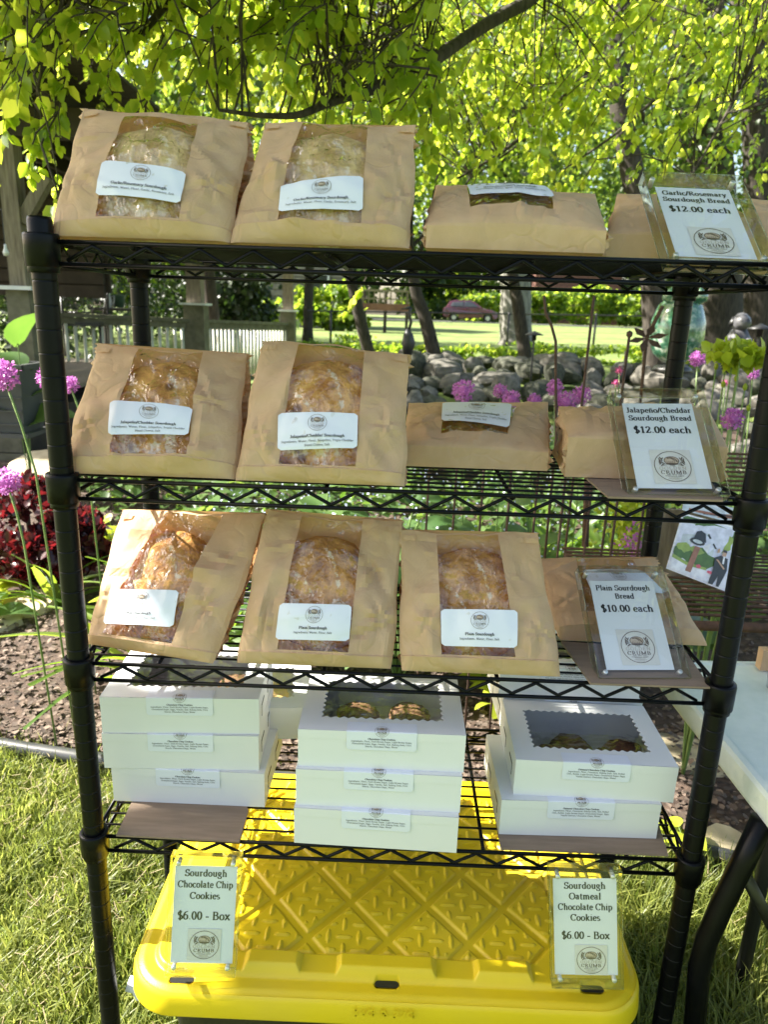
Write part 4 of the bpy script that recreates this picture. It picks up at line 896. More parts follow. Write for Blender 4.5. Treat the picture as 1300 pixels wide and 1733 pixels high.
def suv():
    root = thing('parked_car', 'maroon crossover car parked on the road behind the lawn', 'car', (7.05, 70, .38), math.radians(-3)); s = 1.12
    def ext(pr, hw, ins, name, m_, zt=None):
        b = MB(); n = len(pr); V = []
        for sgn in (-1, 1):
            for x, z, k in pr: V.append((x*s, sgn*(hw-ins*k)*s, z*s*1.1))
        F = [(i, (i+1) % n, n+(i+1) % n, n+i) for i in range(n)]+[tuple(range(n))[::-1], tuple(range(n, 2*n))]
        b.add(V, F); o = b.build(name, m_, root); md = o.modifiers.new('bevel', 'BEVEL'); md.width = .05; md.segments = 2; md.limit_method = 'ANGLE'; return o
    body = [(-2.25, .42, 0), (-2.30, .75, 0), (-2.22, 1.02, .5), (-2.05, 1.10, .6), (.75, 1.05, .5), (1.75, .92, .6), (2.18, .74, .5), (2.28, .45, 0), (2.1, .26, 0), (1.83, .26, 0)]
    body += [(1.43+.40*math.cos(a), .34+.36*math.sin(a), 0) for a in np.radians(np.linspace(0, 180, 9))]+[(-.96, .24, 0)]
    body += [(-1.38+.40*math.cos(a), .34+.36*math.sin(a), 0) for a in np.radians(np.linspace(0, 180, 9))]+[(-1.9, .28, 0)]
    ext(body, .92, .10, 'body', 'carred')
    ext([(-2.08, 1.06, 0), (-1.75, 1.50, 1), (-1.3, 1.60, 1.1), (-.1, 1.60, 1.1), (.30, 1.48, 1), (1.02, 1.03, 0)], .84, .18, 'cabin', 'carred')
    ext([(-1.72, 1.12, -.1), (-1.55, 1.44, .75), (-.62, 1.50, .85), (-.62, 1.12, -.1)], .855, .17, 'side_window', 'glassdark')
    ext([(-.54, 1.12, -.1), (-.54, 1.50, .85), (-.1, 1.50, .85), (.22, 1.40, .7), (.72, 1.10, -.1)], .855, .17, 'side_window', 'glassdark')
    g = MB(); g.add([(.36*s, -.62*s, 1.475*s), (.36*s, .62*s, 1.475*s), (1.02*s, .72*s, 1.07*s), (1.02*s, -.72*s, 1.07*s)], [(0, 1, 2, 3)]); g.build('windscreen', 'glassdark', root)
    for x in (1.43, -1.38):
        for sg in (-1, 1):
            R = np.array(Matrix.Rotation(math.radians(90), 3, 'X')); t = MB(); t.lathe([(.20, -.1), (.33, -.1), (.35, -.07), (.35, .07), (.33, .1), (.20, .1)], (x*s, sg*.82*s, .35*s), 22, R); wh = t.build('wheel', 'tyre', root, True)
            t = MB(); t.lathe([(0, -.09), (.22, -.09), (.22, .09), (0, .09)], (x*s, sg*.82*s, .35*s), 14, R); t.build('rim', 'alloy', wh)
    for sg in (-1, 1):
        b = MB(); b.box((-2.2*s, sg*.72*s, .95*s), (.16, .3, .16)); b.build('tail_light', 'redlens', root)
        b = MB(); b.box((2.08*s, sg*.68*s, .80*s), (.24, .34, .13)); b.build('headlight', 'alloy', root)
        b = MB(); b.box((.62*s, sg*.97*s, 1.13*s), (.14, .2, .13)); b.build('mirror', 'carred', root)
suv()
def wooden_frame():
    root = thing('play_tower', 'wooden play platform with lattice rail beside the lawn', 'playset', (0, 0, 0)); y = 30; a = AY(615, 500, y); b_ = AY(690, 500, y); z0 = gz(a[0], y)
    zp = AY(650, 520, y)[2]; zr = AY(650, 492, y)[2]
    for x in np.linspace(a[0], b_[0], 3):
        for yy in (y, y+1.3): m_ = MB(); m_.box((x, yy, (z0+zr)/2), (.11, .11, zr-z0)); m_.build('post', 'darkwood', root)
    m_ = MB(); m_.box(((a[0]+b_[0])/2, y+.65, zp), (b_[0]-a[0]+.2, 1.5, .28)); m_.build('platform', 'brick', root)
    sl = MB(); sl.box((0, -.06, (zr+zp)/2), (.05, .04, zr-zp)); me = sl.mesh('lattice_slat', 'wood')
    for x in np.linspace(a[0], b_[0], 9): link('lattice_slat', me, root, (x, y, 0))
    m_ = MB(); m_.box(((a[0]+b_[0])/2, y-.08, zr), (b_[0]-a[0]+.1, .05, .08)); m_.box(((a[0]+b_[0])/2, y-.08, (zr+zp)/2), (b_[0]-a[0]+.1, .05, .05)); m_.build('rail', 'wood', root)
wooden_frame()
def chain_fence():
    root = thing('wire_fence', 'thin dark wire fence with slim posts along the lawn', 'fence', (0, 0, 0)); y = 17.5
    for p in (560, 862, 1010, 1180): 
        t = AY(p, 527+(p-560)*.012, y); b = MB(); b.tube([(t[0], y, gz(t[0], y)-.1), (t[0], y, t[2]+.03)], .03, 8); b.build('post', 'iron', root, True)
    a, c = AY(520, 526, y), AY(1420, 540, y); z_ = a[2]
    b = MB(); b.tube([a, c], .022, 6); b.build('top_rail', 'iron', root)
    for k in range(5):
        b = MB(); b.tube([a-V3(0, 0, .14*(k+1)), c-V3(0, 0, .14*(k+1))], .0025, 4); b.build('wire', 'iron', root)
chain_fence()

# ------------------------------------------------------------------ deck, railing, pergola
dk = thing('deck_railing', 'grey green deck railing with pale round balusters', 'railing', (0, 0, 0))
ra = AY(60, 527, 8.6); rb = AY(332, 540, 10.2); rc = AY(488, 546, 13.2)
bal = MB(); bal.tube([(0, 0, 0), (0, 0, 1)], .023, 8); balm = bal.mesh('baluster', 'baluster', True)
for p, q_, sp in ((ra, rb, .118), (rb, rc, .118)):
    L_ = np.linalg.norm((q_-p)[:2]); n = int(L_/sp); dr_ = (q_-p)/L_; ang = math.atan2(dr_[1], dr_[0]); R = np.array(Matrix.Rotation(ang, 3, 'Z'))
    for nm, z_, s_ in (('top_rail', 0, (.14, .05)), ('under_rail', -.07, (.05, .08)), ('bottom_rail', -.92, (.05, .09))):
        b = MB(); mid = (p+q_)/2+V3(0, 0, z_-.025); tl = math.asin((q_-p)[2]/np.linalg.norm(q_-p)); RR = np.array(Matrix.Rotation(ang, 3, 'Z') @ Matrix.Rotation(-tl, 3, 'Y'))
        b.box(mid, (np.linalg.norm(q_-p)-.16, s_[0], s_[1]), RR); b.build(nm, 'woodgreen', dk)
    for i in range(1, n):
        o = link('baluster', balm, dk, tuple(p+dr_*(L_*i/n)+V3(0, 0, -.89))); o.scale = (1, 1, .80)
def deckpost(p, ztop, zb, label, wd=.17, upper=None):
    root = thing('deck_post', label, 'post', (p[0], p[1], zb), group='wooden posts of the deck')
    b = MB(); b.box((0, 0, (ztop-zb)/2), (wd, wd, ztop-zb)); b.build('post', 'woodgreen' if upper is None or upper < 99 else 'wood', root)
    b = MB(); b.box((0, 0, ztop-zb+.015), (wd+.09, wd+.09, .03)); b.build('cap', 'capw', root)
    if upper: b = MB(); b.box((0, 0, (upper-zb+ztop-zb)/2+.015), (wd*.72, wd*.72, upper-ztop-.03)); b.build('upper_post', 'wood', root)
deckpost(rb, rb[2]+.20, .0, 'deck post with white cap where the pale railing turns', .30, 4.0)
deckpost(rc, rc[2]+.20, .0, 'deck post at the far end of the pale railing', .26, 4.0)
pl = AY(48, 600, 5.2)
zc = AY(40, 491, 5.2)[2]; zb_ = AY(55, 645, 5.2)[2]
deckpost(pl, zc, zb_, 'weathered pergola post with white cap at the left edge', .185, AY(20, 232, 5.2)[2])
base_ = thing('deck_platform', 'dark timber deck under the pale railing', 'deck', (0, 0, 0))
b = MB(); b.box((-7.0, 6.8, (.0+zb_-.25)/2-.03), (8.6, 3.5, zb_-.25)); b.build('frame', 'darkwood', base_)
pm_ = MB(); pm_.box((0, 0, 0), (8.8, .135, .035)); plm = pm_.mesh('deck_board', 'wood')
for i in range(26): link('deck_board', plm, base_, (-7.0, 4.95+i*.142, zb_-.12))
zf = ra[2]-1.0
for i in range(34): link('deck_board', plm, base_, (-6.8, 9.2+i*.142, zf))
fb = MB(); fb.box((0, 0, 0), (8.8, .03, .13)); fbm = fb.mesh('fascia_board', 'woodgreen')
for i in range(4): link('fascia_board', fbm, base_, (-7.0, 4.86, zb_-.20-.14*i))
# pergola roof
pg = thing('pergola_roof', 'dark timber pergola roof in the upper left corner', 'pergola', (0, 0, 0))
zr = AY(20, 232, 5.2)[2]
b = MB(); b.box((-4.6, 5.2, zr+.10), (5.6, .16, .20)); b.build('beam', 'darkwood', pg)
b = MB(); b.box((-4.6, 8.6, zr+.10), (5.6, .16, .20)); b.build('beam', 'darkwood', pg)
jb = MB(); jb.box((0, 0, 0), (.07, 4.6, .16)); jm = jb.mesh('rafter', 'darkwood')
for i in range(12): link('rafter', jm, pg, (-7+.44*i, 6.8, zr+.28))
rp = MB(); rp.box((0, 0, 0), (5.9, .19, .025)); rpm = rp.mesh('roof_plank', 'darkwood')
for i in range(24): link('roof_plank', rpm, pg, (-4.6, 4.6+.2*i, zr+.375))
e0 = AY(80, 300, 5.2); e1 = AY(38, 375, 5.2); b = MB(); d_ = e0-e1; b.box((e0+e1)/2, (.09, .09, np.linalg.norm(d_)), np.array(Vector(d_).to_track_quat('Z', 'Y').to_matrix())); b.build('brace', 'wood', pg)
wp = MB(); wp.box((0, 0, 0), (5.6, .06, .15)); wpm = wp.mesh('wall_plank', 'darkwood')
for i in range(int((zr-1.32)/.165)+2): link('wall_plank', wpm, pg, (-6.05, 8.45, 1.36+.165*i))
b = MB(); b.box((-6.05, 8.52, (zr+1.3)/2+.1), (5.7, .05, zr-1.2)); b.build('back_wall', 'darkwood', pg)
c = AY(9, 425, 4.6); b = MB(); b.lathe([(0, .05), (.008, .045), (.010, .02), (.017, .005), (.021, -.012), (.015, -.03), (0, -.035)], c, 12); sb = b.build('string_bulb', 'capw', None, True); tag(sb, 'small round string light bulb hanging by the pergola post', 'light bulb')
b = MB(); b.tube([c+V3(0, 0, .05), c+V3(0, 0, .28), c+V3(-.5, .1, .40)], .004, 5); b.build('cord', 'iron', sb).location = (0, 0, 0)
# ornamental chair, plants and pots on the deck
def iron_chair():
    p = AY(142, 515, 9.4); root = thing('iron_chair', 'black scrolled iron chair behind the pale railing', 'chair', (p[0], p[1], 0), .15); w_ = .30; z1_ = AY(142, 487, 9.4)[2]; z0_ = zb_-.1
    for sx in (-1, 1): b = MB(); b.tube([(sx*w_, 0, z0_), (sx*w_, 0, z0_+.45), (sx*w_*1.04, .06, z1_)], .018, 7); b.tube([(sx*w_, -.5, z0_), (sx*w_, -.48, z0_+.45)], .016, 7); b.build('side_frame', 'iron', root, True)
    b = MB(); b.tube([(-w_*1.04, .06, z1_), (-.1, .06, z1_+.03), (.1, .06, z1_+.03), (w_*1.04, .06, z1_)], .02, 7); b.tube([(-w_, .05, z1_-.07), (w_, .05, z1_-.07)], .010, 6); b.tube([(-w_, .03, z0_+.6), (w_, .03, z0_+.6)], .012, 6)
    b.build('back_rail', 'iron', root, True)
    for k in (-.7, -.25, .25, .7):
        zc_ = (z1_+z0_+.55)/2; t = np.linspace(0, 4.2*PI, 40); r_ = .02+.10*t/t[-1]; sg = 1 if k > 0 else -1
        b = MB(); b.tube(np.stack([k*w_+sg*r_*np.cos(t)*.6, .045+0*t, zc_+r_*np.sin(t)], 1), .007, 5); b.build('scroll', 'iron', root, True)
    b = MB(); b.box((0, -.24, z0_+.46), (.6, .5, .05)); b.build('seat', 'iron', root)
iron_chair()
p = AY(200, 512, 9.8); b = MB(); b.lathe([(0, 0), (.07, 0), (.105, .16), (.115, .17), (.10, .17), (.09, .15), (0, .15)], (p[0], p[1], AY(200, 520, 9.8)[2]), 18); tag(b.build('flower_pot', 'greenpot', None, True), 'green glazed pot standing on the dark deck table', 'pot')
p = AY(181, 505, 9.7); b = MB(); b.lathe([(0, 0), (.05, 0), (.06, .12), (.04, .2), (.05, .24), (0, .24)], (p[0], p[1], AY(181, 522, 9.7)[2]), 16); b.tube([p+V3(.05, 0, .02), p+V3(.10, 0, .04), p+V3(.09, 0, -.06), p+V3(.05, 0, -.08)], .008, 6); tag(b.build('white_jug', 'capw', None, True), 'white jug beside the green pot on the deck', 'jug')
tb_ = thing('deck_table', 'dark low table carrying the green pot and white jug', 'table', (p[0]+.1, 9.85, 0)); zt_ = AY(200, 521, 9.8)[2]
b = MB(); b.box((0, 0, zt_-.02), (.7, .5, .035)); b.build('tabletop', 'iron', tb_)
lg = MB(); lg.tube([(0, 0, zb_-.1), (0, 0, zt_-.04)], .02, 6); lgm = lg.mesh('leg', 'iron')
for a, c_ in ((-.3, -.2), (.3, -.2), (-.3, .2), (.3, .2)): link('leg', lgm, tb_, (a, c_, 0))
# planter box at the left edge
pc = AY(12, 690, 3.6); pz0 = AY(12, 745, 3.6)[2]; pz1 = AY(12, 616, 3.6)[2]
pb = thing('planter_box', 'dark grey ribbed planter box at the left edge', 'planter', (pc[0]-.05, 3.75, pz0))
b = MB(); h_ = pz1-pz0; b.box((0, 0, .03), (.34, .34, .025)); b.build('saucer', 'grey', pb)
b = MB(); 
for s0, s1, z0_, z1_ in ((.13, .155, .045, h_*.93),): 
    b.add([(sx*s, sy*s, z) for s, z in ((s0, z0_), (s1, z1_)) for sx, sy in ((-1, -1), (1, -1), (1, 1), (-1, 1))], [(0, 1, 5, 4), (1, 2, 6, 5), (2, 3, 7, 6), (3, 0, 4, 7), (4, 5, 6, 7)])
b.build('box', 'grey', pb)
b = MB()
for sx, sy, a, c_ in ((0, -1, .34, .03), (0, 1, .34, .03), (-1, 0, .03, .31), (1, 0, .03, .31)): b.box((sx*.155, sy*.155, h_*.96), (a, c_, .03))
b.build('rim', 'grey', pb)
for k in range(4): b = MB(); b.box((0, -.147-.004*k, .10+.085*k), (.27+.012*k, .012, .010)); b.build('rib', 'grey', pb)

# ------------------------------------------------------------------ rocks
def rock_mesh(seed, mname):
    rr = np.random.default_rng(seed); n1, n2 = 14, 9; sc_ = rr.uniform(.75, 1.25, 3); Gd = []
    pl_ = nrm(rr.normal(size=(5, 3))); off = rr.uniform(.58, .85, 5)
    for i in range(n2+1):
        ph = PI*i/n2; row = []
        for j in range(n1+1):
            t = 2*PI*(j % n1)/n1; d = V3(math.cos(t)*math.sin(ph), math.sin(t)*math.sin(ph), math.cos(ph)); k = 1+.12*wob(d+seed*3.1, 2.5)
            q_ = d*k
            for a in range(5):
                e = np.dot(q_, pl_[a])-off[a]
                if e > 0: q_ = q_-pl_[a]*e*.85
            row.append(q_*sc_)
        Gd.append(row)
    b = MB(); b.grid(Gd); me = b.mesh('rock', mname, True); me.set_sharp_from_angle(angle=math.radians(28)); return me
rms = [rock_mesh(i, 'rock' if i % 3 else 'rockdark') for i in range(9)]
adj = ['smooth grey', 'mossy dark', 'pale rounded', 'brown weathered', 'flat topped', 'lichen spotted', 'low tan', 'blocky grey', 'small dark']
where = ['in the pond bank', 'in the stone bank beyond the pond', 'on the pond edge', 'among the piled fieldstones']
def rock(x, y, s, i, label=None, cat='rock', g='fieldstones of the pond bank', zoff=.2, mm=None, sq=.72):
    o = link('rock', mm or rms[i % 9]); o.location = (x, y, gz(x, y)+s*zoff); o.rotation_euler = (rng.normal()*.2, rng.normal()*.2, rng.uniform(0, 6)); o.scale = (s*rng.uniform(.9, 1.25), s*rng.uniform(.85, 1.1), s*rng.uniform(.55, .85)*sq/.72)
    return tag(o, label or 'fieldstone piled with others like it in the bank behind the pond', cat, g)
k = 0
for row in range(10):
    y0 = 5.5+row*.58; s0 = .20+.020*row
    xl = AY(640, 700, y0)[0]; xr = AY(1330, 700, y0)[0]; x = xl+rng.uniform(0, .2)
    while x < xr:
        s = s0*rng.uniform(.6, 1.35)
        mi_ = int(rng.integers(0, 9)); fx_ = (x-xl)/(xr-xl); lb_ = adj[mi_]+' fieldstone '+['low at the front', 'halfway up', 'along the top'][min(2, row//4)]+' of the pond bank, '+(['at its left end', 'left of its middle', 'right of its middle', 'at its right end'][min(3, int(fx_*4))])
        o = rock(x, y0+rng.normal()*.16, s*.62, mi_, lb_); o.location.z += (.16 if row > 2 else .04)*rng.uniform(.3, 1.3); k += 1
        x += s*rng.uniform(.9, 1.35)
for i in range(26):
    x = rng.uniform(-3.4, -1.9); y = rng.uniform(3.7, 4.7); rock(x, y, rng.uniform(.04, .10), i, 'small rounded stone under the deck edge at the left', 'rock', 'small stones by the deck')
fs = MB()
def flagstone(px, py, w_, d_, label, z=.03, tilt=.1):
    c = AZ(px, py, GZ+z); n = 12; rr = np.random.default_rng(int(px)); b = MB(); R_ = 1+.16*rr.normal(size=n); t = np.linspace(0, 2*PI, n, endpoint=False)
    top = [(R_[i]*w_*math.cos(t[i])*.9, R_[i]*d_*math.sin(t[i])*.9, .035+tilt*R_[i]*d_*math.sin(t[i])) for i in range(n)]; mid = [(p[0]*1.1, p[1]*1.1, p[2]-.022) for p in top]; bot = [(p[0], p[1], -.05) for p in mid]
    b.add(top+mid+bot, [tuple(range(n))]+[(a*n+i, a*n+(i+1) % n, (a+1)*n+(i+1) % n, (a+1)*n+i)[::-1] for a in (0, 1) for i in range(n)])
    o = b.build('flat_stone', 'flag', None, False); o.location = (c[0], c[1], gz(c[0], c[1])+z); tag(o, label, 'stone', 'flat garden stones'); return o
flagstone(48, 1030, .115, .10, 'flat tan stone lying on the mulch at the left')
flagstone(5, 1060, .10, .07, 'grey flat stone cut by the left picture edge', .02)
flagstone(80, 925, .09, .06, 'pale stone beside the burgundy plant', .03)
flagstone(110, 790, .38, .20, 'large pale sandstone slab behind the burgundy plant', .16, .5)
flagstone(1170, 1290, .14, .12, 'pale dappled paving stone seen between rack and table', .0, 0)
flagstone(1205, 1235, .12, .10, 'brown flat stone beyond the table edge', .0, 0)
flagstone(1220, 1440, .07, .045, 'split pale wood like stone lying in the grass at the right', .02, .3)
# bed edging pipe
P = [(x, EDGE(x), GZ+.03) for x in np.linspace(-6, 7, 90)]
b = MB(); b.tube(P, .022, 10); tag(b.build('edging_pipe', 'pipe', None, True), 'black plastic edging pipe between lawn and mulch', 'edging')

# ------------------------------------------------------------------ garden ornaments
def stakes():
    y = 1.0; i = 0
    fr = thing('rusty_trellis', 'low rusty garden fence of thin upright bars behind the rack', 'fence', (0, 0, 0), 0)
    for px in np.arange(722, 1100, 46):
        t = AY(px, 842, y); b = MB(); b.tube([(t[0], y, GZ), (t[0]+.004, y, t[2]+.12)], .0036, 6); b.build('bar', 'rust', fr, True)
    a, c = AY(715, 1000, y), AY(1100, 1012, y); b = MB(); b.tube([a, c], .004, 6); b.build('cross_bar', 'rust', fr, True)
    for px, py, lb, bend in ((1006, 500, 'straight tall rusty rod standing right of the curved one', 0), (1066, 566, 'short rusty rod with a small knob on top', 0)):
        t = AY(px, py, y+.25); b = MB(); b.tube([(t[0]-.012, y+.25, GZ), (t[0], y+.25, t[2])], .0042, 7)
        if py > 550: b.lathe([(0, -.012), (.009, -.004), (.009, .006), (0, .012)], t, 10)
        tag(b.build('garden_stake', 'rust', None, True), lb, 'garden stake', 'rusty garden stakes')
    t = [AY(942, 740, y+.2), AY(941, 640, y+.2), AY(941, 578, y+.2), AY(934, 552, y+.2), AY(924, 528, y+.2), AY(921, 500, y+.2)]
    b = MB(); b.tube([V3(t[0][0], t[0][1], GZ)]+t, .0042, 7); tag(b.build('garden_stake', 'rust', None, True), 'tall rusty rod that curves over at its top', 'garden stake', 'rusty garden stakes')
    t = AY(1095, 572, 2.2); rf = thing('rusty_flower_stake', 'rusty metal flower ornament on a thin stem', 'ornament', tuple(t))
    b = MB(); b.tube([(0, 0, 0), (.01, 0, -.35), (.03, 0, GZ-t[2])], .007, 6); b.tube([(0, 0, 0), (.05, 0, .13)], .008, 6); b.build('stem', 'rust', rf)
    for k in range(6):
        a_ = k*PI/3+.3; b = MB(); cs = [(0, -.004, 0), (.05*math.cos(a_-.35), -.014, .035*math.sin(a_-.35)), (.085*math.cos(a_), -.02, .06*math.sin(a_)), (.05*math.cos(a_+.35), -.014, .035*math.sin(a_+.35))]
        b.add(cs+[(p[0], p[1]+.005, p[2]) for p in cs], [(0, 1, 2, 3), (7, 6, 5, 4), (0, 4, 5, 1), (1, 5, 6, 2), (2, 6, 7, 3), (3, 7, 4, 0)]); b.build('petal', 'rust', rf)
stakes()
def heron():
    c = AY(690, 590, 8); y = 8; root = thing('heron_statue', 'dark slim heron statue on the lawn side of the pond', 'statue', (c[0], y, 0)); z = lambda p: AY(690, p, y)[2]
    b = MB(); b.tube([(0, 0, z(612)), (0, 0, z(598)), (.01, 0, z(580)), (.0, 0, z(566)), (-.01, 0, z(556))], [.02, .06, .085, .06, .02], 10); b.build('body', 'iron', root, True)
    b = MB(); b.tube([(0, 0, z(562)), (.03, 0, z(545)), (.0, 0, z(530)), (.02, 0, z(520))], .018, 8); b.tube([(.02, 0, z(520)), (-.10, 0, z(524))], [.022, .004], 8); b.build('neck', 'iron', root, True)
    for s in (-.02, .02): b = MB(); b.tube([(s, 0, z(600)), (s, .01, gz(c[0], y)-.05)], .008, 6); b.build('leg', 'iron', root)
heron()
def frog():
    c = AY(1147, 560, 3.4); root = thing('mosaic_ornament', 'green and white glass mosaic garden ball on a stand', 'ornament', tuple(c))
    b = MB(); b.lathe([(0, .20), (.06, .19), (.12, .14), (.15, .05), (.15, -.05), (.12, -.13), (.06, -.18), (0, -.19)], (0, 0, 0), 20); b.build('ball', 'mosaicg', root, True)
    b = MB(); b.lathe([(0, -.19), (.10, -.20), (.12, -.23), (.03, -.25), (.03, GZ-c[2]), (0, GZ-c[2])], (0, 0, 0), 14); b.build('stand', 'iron', root, True)
    for sx in (-1, 1): b = MB(); b.lathe([(0, .05), (.045, .02), (.045, -.02), (0, -.05)], (sx*.08, -.05, .19), 12); b.build('knob', 'mosaicg', root, True)
frog()
def dogstat():
    c = AY(1246, 592, 8.5); z = lambda p: AY(1246, p, 8.5)[2]-c[2]; root = thing('dog_statue', 'dark and pale seated dog statue at the right of the pond', 'statue', tuple(c))
    b = MB(); b.tube([(0, 0, z(606)), (0, 0, z(590)), (.01, 0, z(570)), (.0, -.03, z(556))], [.17, .19, .14, .08], 12); b.build('body', 'statue', root, True)
    b = MB(); b.tube([(.0, .02, z(556)), (0, -.06, z(543)), (0, -.16, z(547))], [.08, .11, .055], 12); hd = b.build('head', 'statue', root, True)
    for s in (-1, 1): b = MB(); b.tube([(s*.07, -.02, z(540)), (s*.13, 0, z(552))], [.05, .02], 8); b.build('ear', 'iron', hd, True)
    for s in (-1, 1): b = MB(); b.tube([(s*.08, -.12, z(572)), (s*.09, -.15, z(606))], [.045, .05], 8); b.build('leg', 'statue', root, True)
dogstat()
for px, py, y, lb in ((1288, 556, 6.5, 'black mushroom shaped path light near the dog statue'), (905, 566, 9.0, 'black path light standing behind the bank stones')):
    c = AY(px, py, y); root = thing('path_light', lb, 'garden light', tuple(c), group='path lights')
    b = MB(); b.lathe([(0, .05), (.03, .035), (.12, 0), (.12, -.01), (.03, -.01), (.03, -.08), (0, -.08)], k=16); b.build('cap', 'iron', root, True)
    b = MB(); b.tube([(0, 0, -.05), (0, 0, gz(c[0], y)-c[2]-.05)], .014, 6); b.build('stem', 'iron', root)

# photo prints leaning behind the rack, on the wire bench
def prints():
    y = .72; TL, TR, BR_, BL_ = AY(1156, 868, y+.05), AY(1252, 893, y+.05), AY(1231, 1002, y), AY(1128, 962, y)
    root = thing('photo_print', 'colour photo print of a bell and a man in a dark suit', 'photo', tuple(BL_)); o0 = V3(*BL_)
    N_ = np.cross(TR-TL, BL_-TL); N_ /= np.linalg.norm(N_); N_ = N_ if N_[1] < 0 else -N_
    def f(u, v, k=0): return (BL_*(1-u)+BR_*u)*(1-v)+(TL*(1-u)+TR*u)*v+N_*(.0004*k)-o0
    b = MB(); b.add([f(0, 0, -1), f(1, 0, -1), f(1, 1, -1), f(0, 1, -1), f(0, 0), f(1, 0), f(1, 1), f(0, 1)], [(3, 2, 1, 0), (4, 5, 6, 7), (0, 1, 5, 4), (1, 2, 6, 5), (2, 3, 7, 6), (3, 0, 4, 7)]); sh = b.build('sheet', 'p_white', root)
    lay = [0]
    def poly(m_, pts, nm='printed_shape'):
        lay[0] += 1; b = MB(); b.add([f(u, v, lay[0]*.5+.5) for u, v in pts], [tuple(range(len(pts)))]); b.build(nm, m_, sh)
    def blob(m_, cx, cy_, rx, ry, n=14, j=.15):
        poly(m_, [(min(.97, max(.03, cx+rx*(1+j*rng.normal())*math.cos(t))), min(.97, max(.03, cy_+ry*(1+j*rng.normal())*math.sin(t)))) for t in np.linspace(0, 2*PI, n, endpoint=False)])
    poly('p_sky', [(.03, .15), (.97, .15), (.97, .97), (.03, .97)]); blob('p_green', .6, .86, .38, .11); blob('p_lgreen', .8, .7, .16, .14); blob('p_green', .2, .93, .2, .06)
    poly('p_house', [(.1, .45), (.66, .45), (.66, .64), (.52, .78), (.3, .70), (.1, .66)]); poly('p_suit', [(.52, .78), (.70, .58), (.67, .57), (.50, .75)])
    blob('p_green', .38, .36, .34, .14); blob('p_lgreen', .17, .44, .12, .08); blob('p_lgreen', .38, .46, .1, .06); blob('p_green', .12, .32, .1, .08)
    poly('p_white', [(.03, .03), (.97, .03), (.97, .26), (.6, .20), (.3, .17), (.03, .22)]); poly('p_lgreen', [(.03, .22), (.3, .17), (.6, .2), (.6, .24), (.3, .22), (.03, .28)])
    poly('p_post', [(.28, .08), (.37, .08), (.43, .52), (.34, .52)]); blob('p_suit', .36, .60, .13, .06, 12, .02); poly('p_suit', [(.28, .62), (.31, .76), (.38, .79), (.46, .76), (.50, .62)]); blob('p_house', .36, .60, .08, .03, 12, .02)
    blob('p_pink', .47, .22, .04, .03); blob('p_pink', .66, .19, .05, .025)
    poly('p_suit', [(.67, .02), (.70, .26), (.69, .44), (.78, .50), (.90, .48), (.92, .30), (.90, .22), (.84, .02), (.80, .02), (.80, .18), (.74, .02)]); poly('p_skin', [(.80, .50), (.86, .50), (.87, .58), (.80, .58)]); poly('p_suit', [(.80, .56), (.87, .56), (.86, .60), (.81, .60)])
    poly('p_white', [(.82, .38), (.85, .38), (.85, .50), (.82, .50)]); poly('p_skin', [(.71, .42), (.75, .42), (.88, .32), (.86, .30)]); poly('p_skin', [(.71, .52), (.75, .54), (.74, .60), (.71, .58)])
    a, c2, d2, e2 = AY(1162, 845, y+.09), AY(1250, 862, y+.09), AY(1246, 888, y+.06), AY(1158, 865, y+.06)
    b = MB(); q4 = [a, c2, d2, e2]; q4 = [p+V3(0, .01, 0) for p in q4]; b.add(q4+[p+V3(0, .001, 0) for p in q4], [(0, 1, 2, 3), (7, 6, 5, 4), (0, 4, 5, 1), (1, 5, 6, 2), (2, 6, 7, 3), (3, 7, 4, 0)]); o = b.build('photo_print', 'p_house'); tag(o, 'second photo print overlapping above the bell photo', 'photo')
    for k_ in range(3):
        b = MB(); u0 = .12+.28*k_; pts = [a*(1-u)*(v)+c2*u*v+e2*(1-u)*(1-v)+d2*u*(1-v)+V3(0, .0095, 0) for u, v in ((u0, .1), (.95, .25+.1*k_), (.95, .4+.1*k_), (u0, .3))]; b.add(pts, [(0, 1, 2, 3)]); b.build('printed_shape', ['p_post', 'p_suit', 'p_skin'][k_], o)
    # board the prints lean on
    q4 = [AY(1120, 862, y+.14), AY(1262, 868, y+.14), AY(1240, 1010, y+.12), AY(1112, 968, y+.12)]; b = MB(); b.add(q4+[p+V3(0, .012, 0) for p in q4], [(0, 1, 2, 3), (7, 6, 5, 4), (0, 4, 5, 1), (1, 5, 6, 2), (2, 6, 7, 3), (3, 7, 4, 0)]); tag(b.build('display_board', 'wood'), 'grey brown board holding up the photo prints', 'board')
    # wire bench
    bz = AY(1180, 985, .78)[2]-.012; bn = thing('wire_bench', 'rusty slatted metal bench behind the right rack post', 'bench', (0, 0, 0)); s = MB(); s.tube([(.93, 0, 0), (1.75, 0, 0)], .0036, 6); sm_ = s.mesh('slat', 'rust', True)
    for i in range(16): link('slat', sm_, bn, (0, .60+.03*i, bz))
    b = MB(); b.tube([(.93, .585, bz-.02), (1.75, .585, bz-.02)], .012, 8); b.build('front_rail', 'rust', bn, True)
    for x, y_ in ((.95, .6), (1.7, .6), (.95, 1.05), (1.7, 1.05)): b = MB(); b.tube([(x, y_, bz-.01), (x, y_, gz(x, y_)-.02)], .011, 7); b.build('leg', 'rust', bn, True)
    zz = AY(1235, 800, 1.1)[2]
    for i in range(9): link('slat', sm_, bn, (.30, 1.10+.006*i, zz+.012*i-.05))
    for x in (1.0, 1.78): b = MB(); b.tube([(x, 1.07, bz), (x, 1.17, zz+.12)], .010, 7); b.build('back_post', 'rust', bn, True)
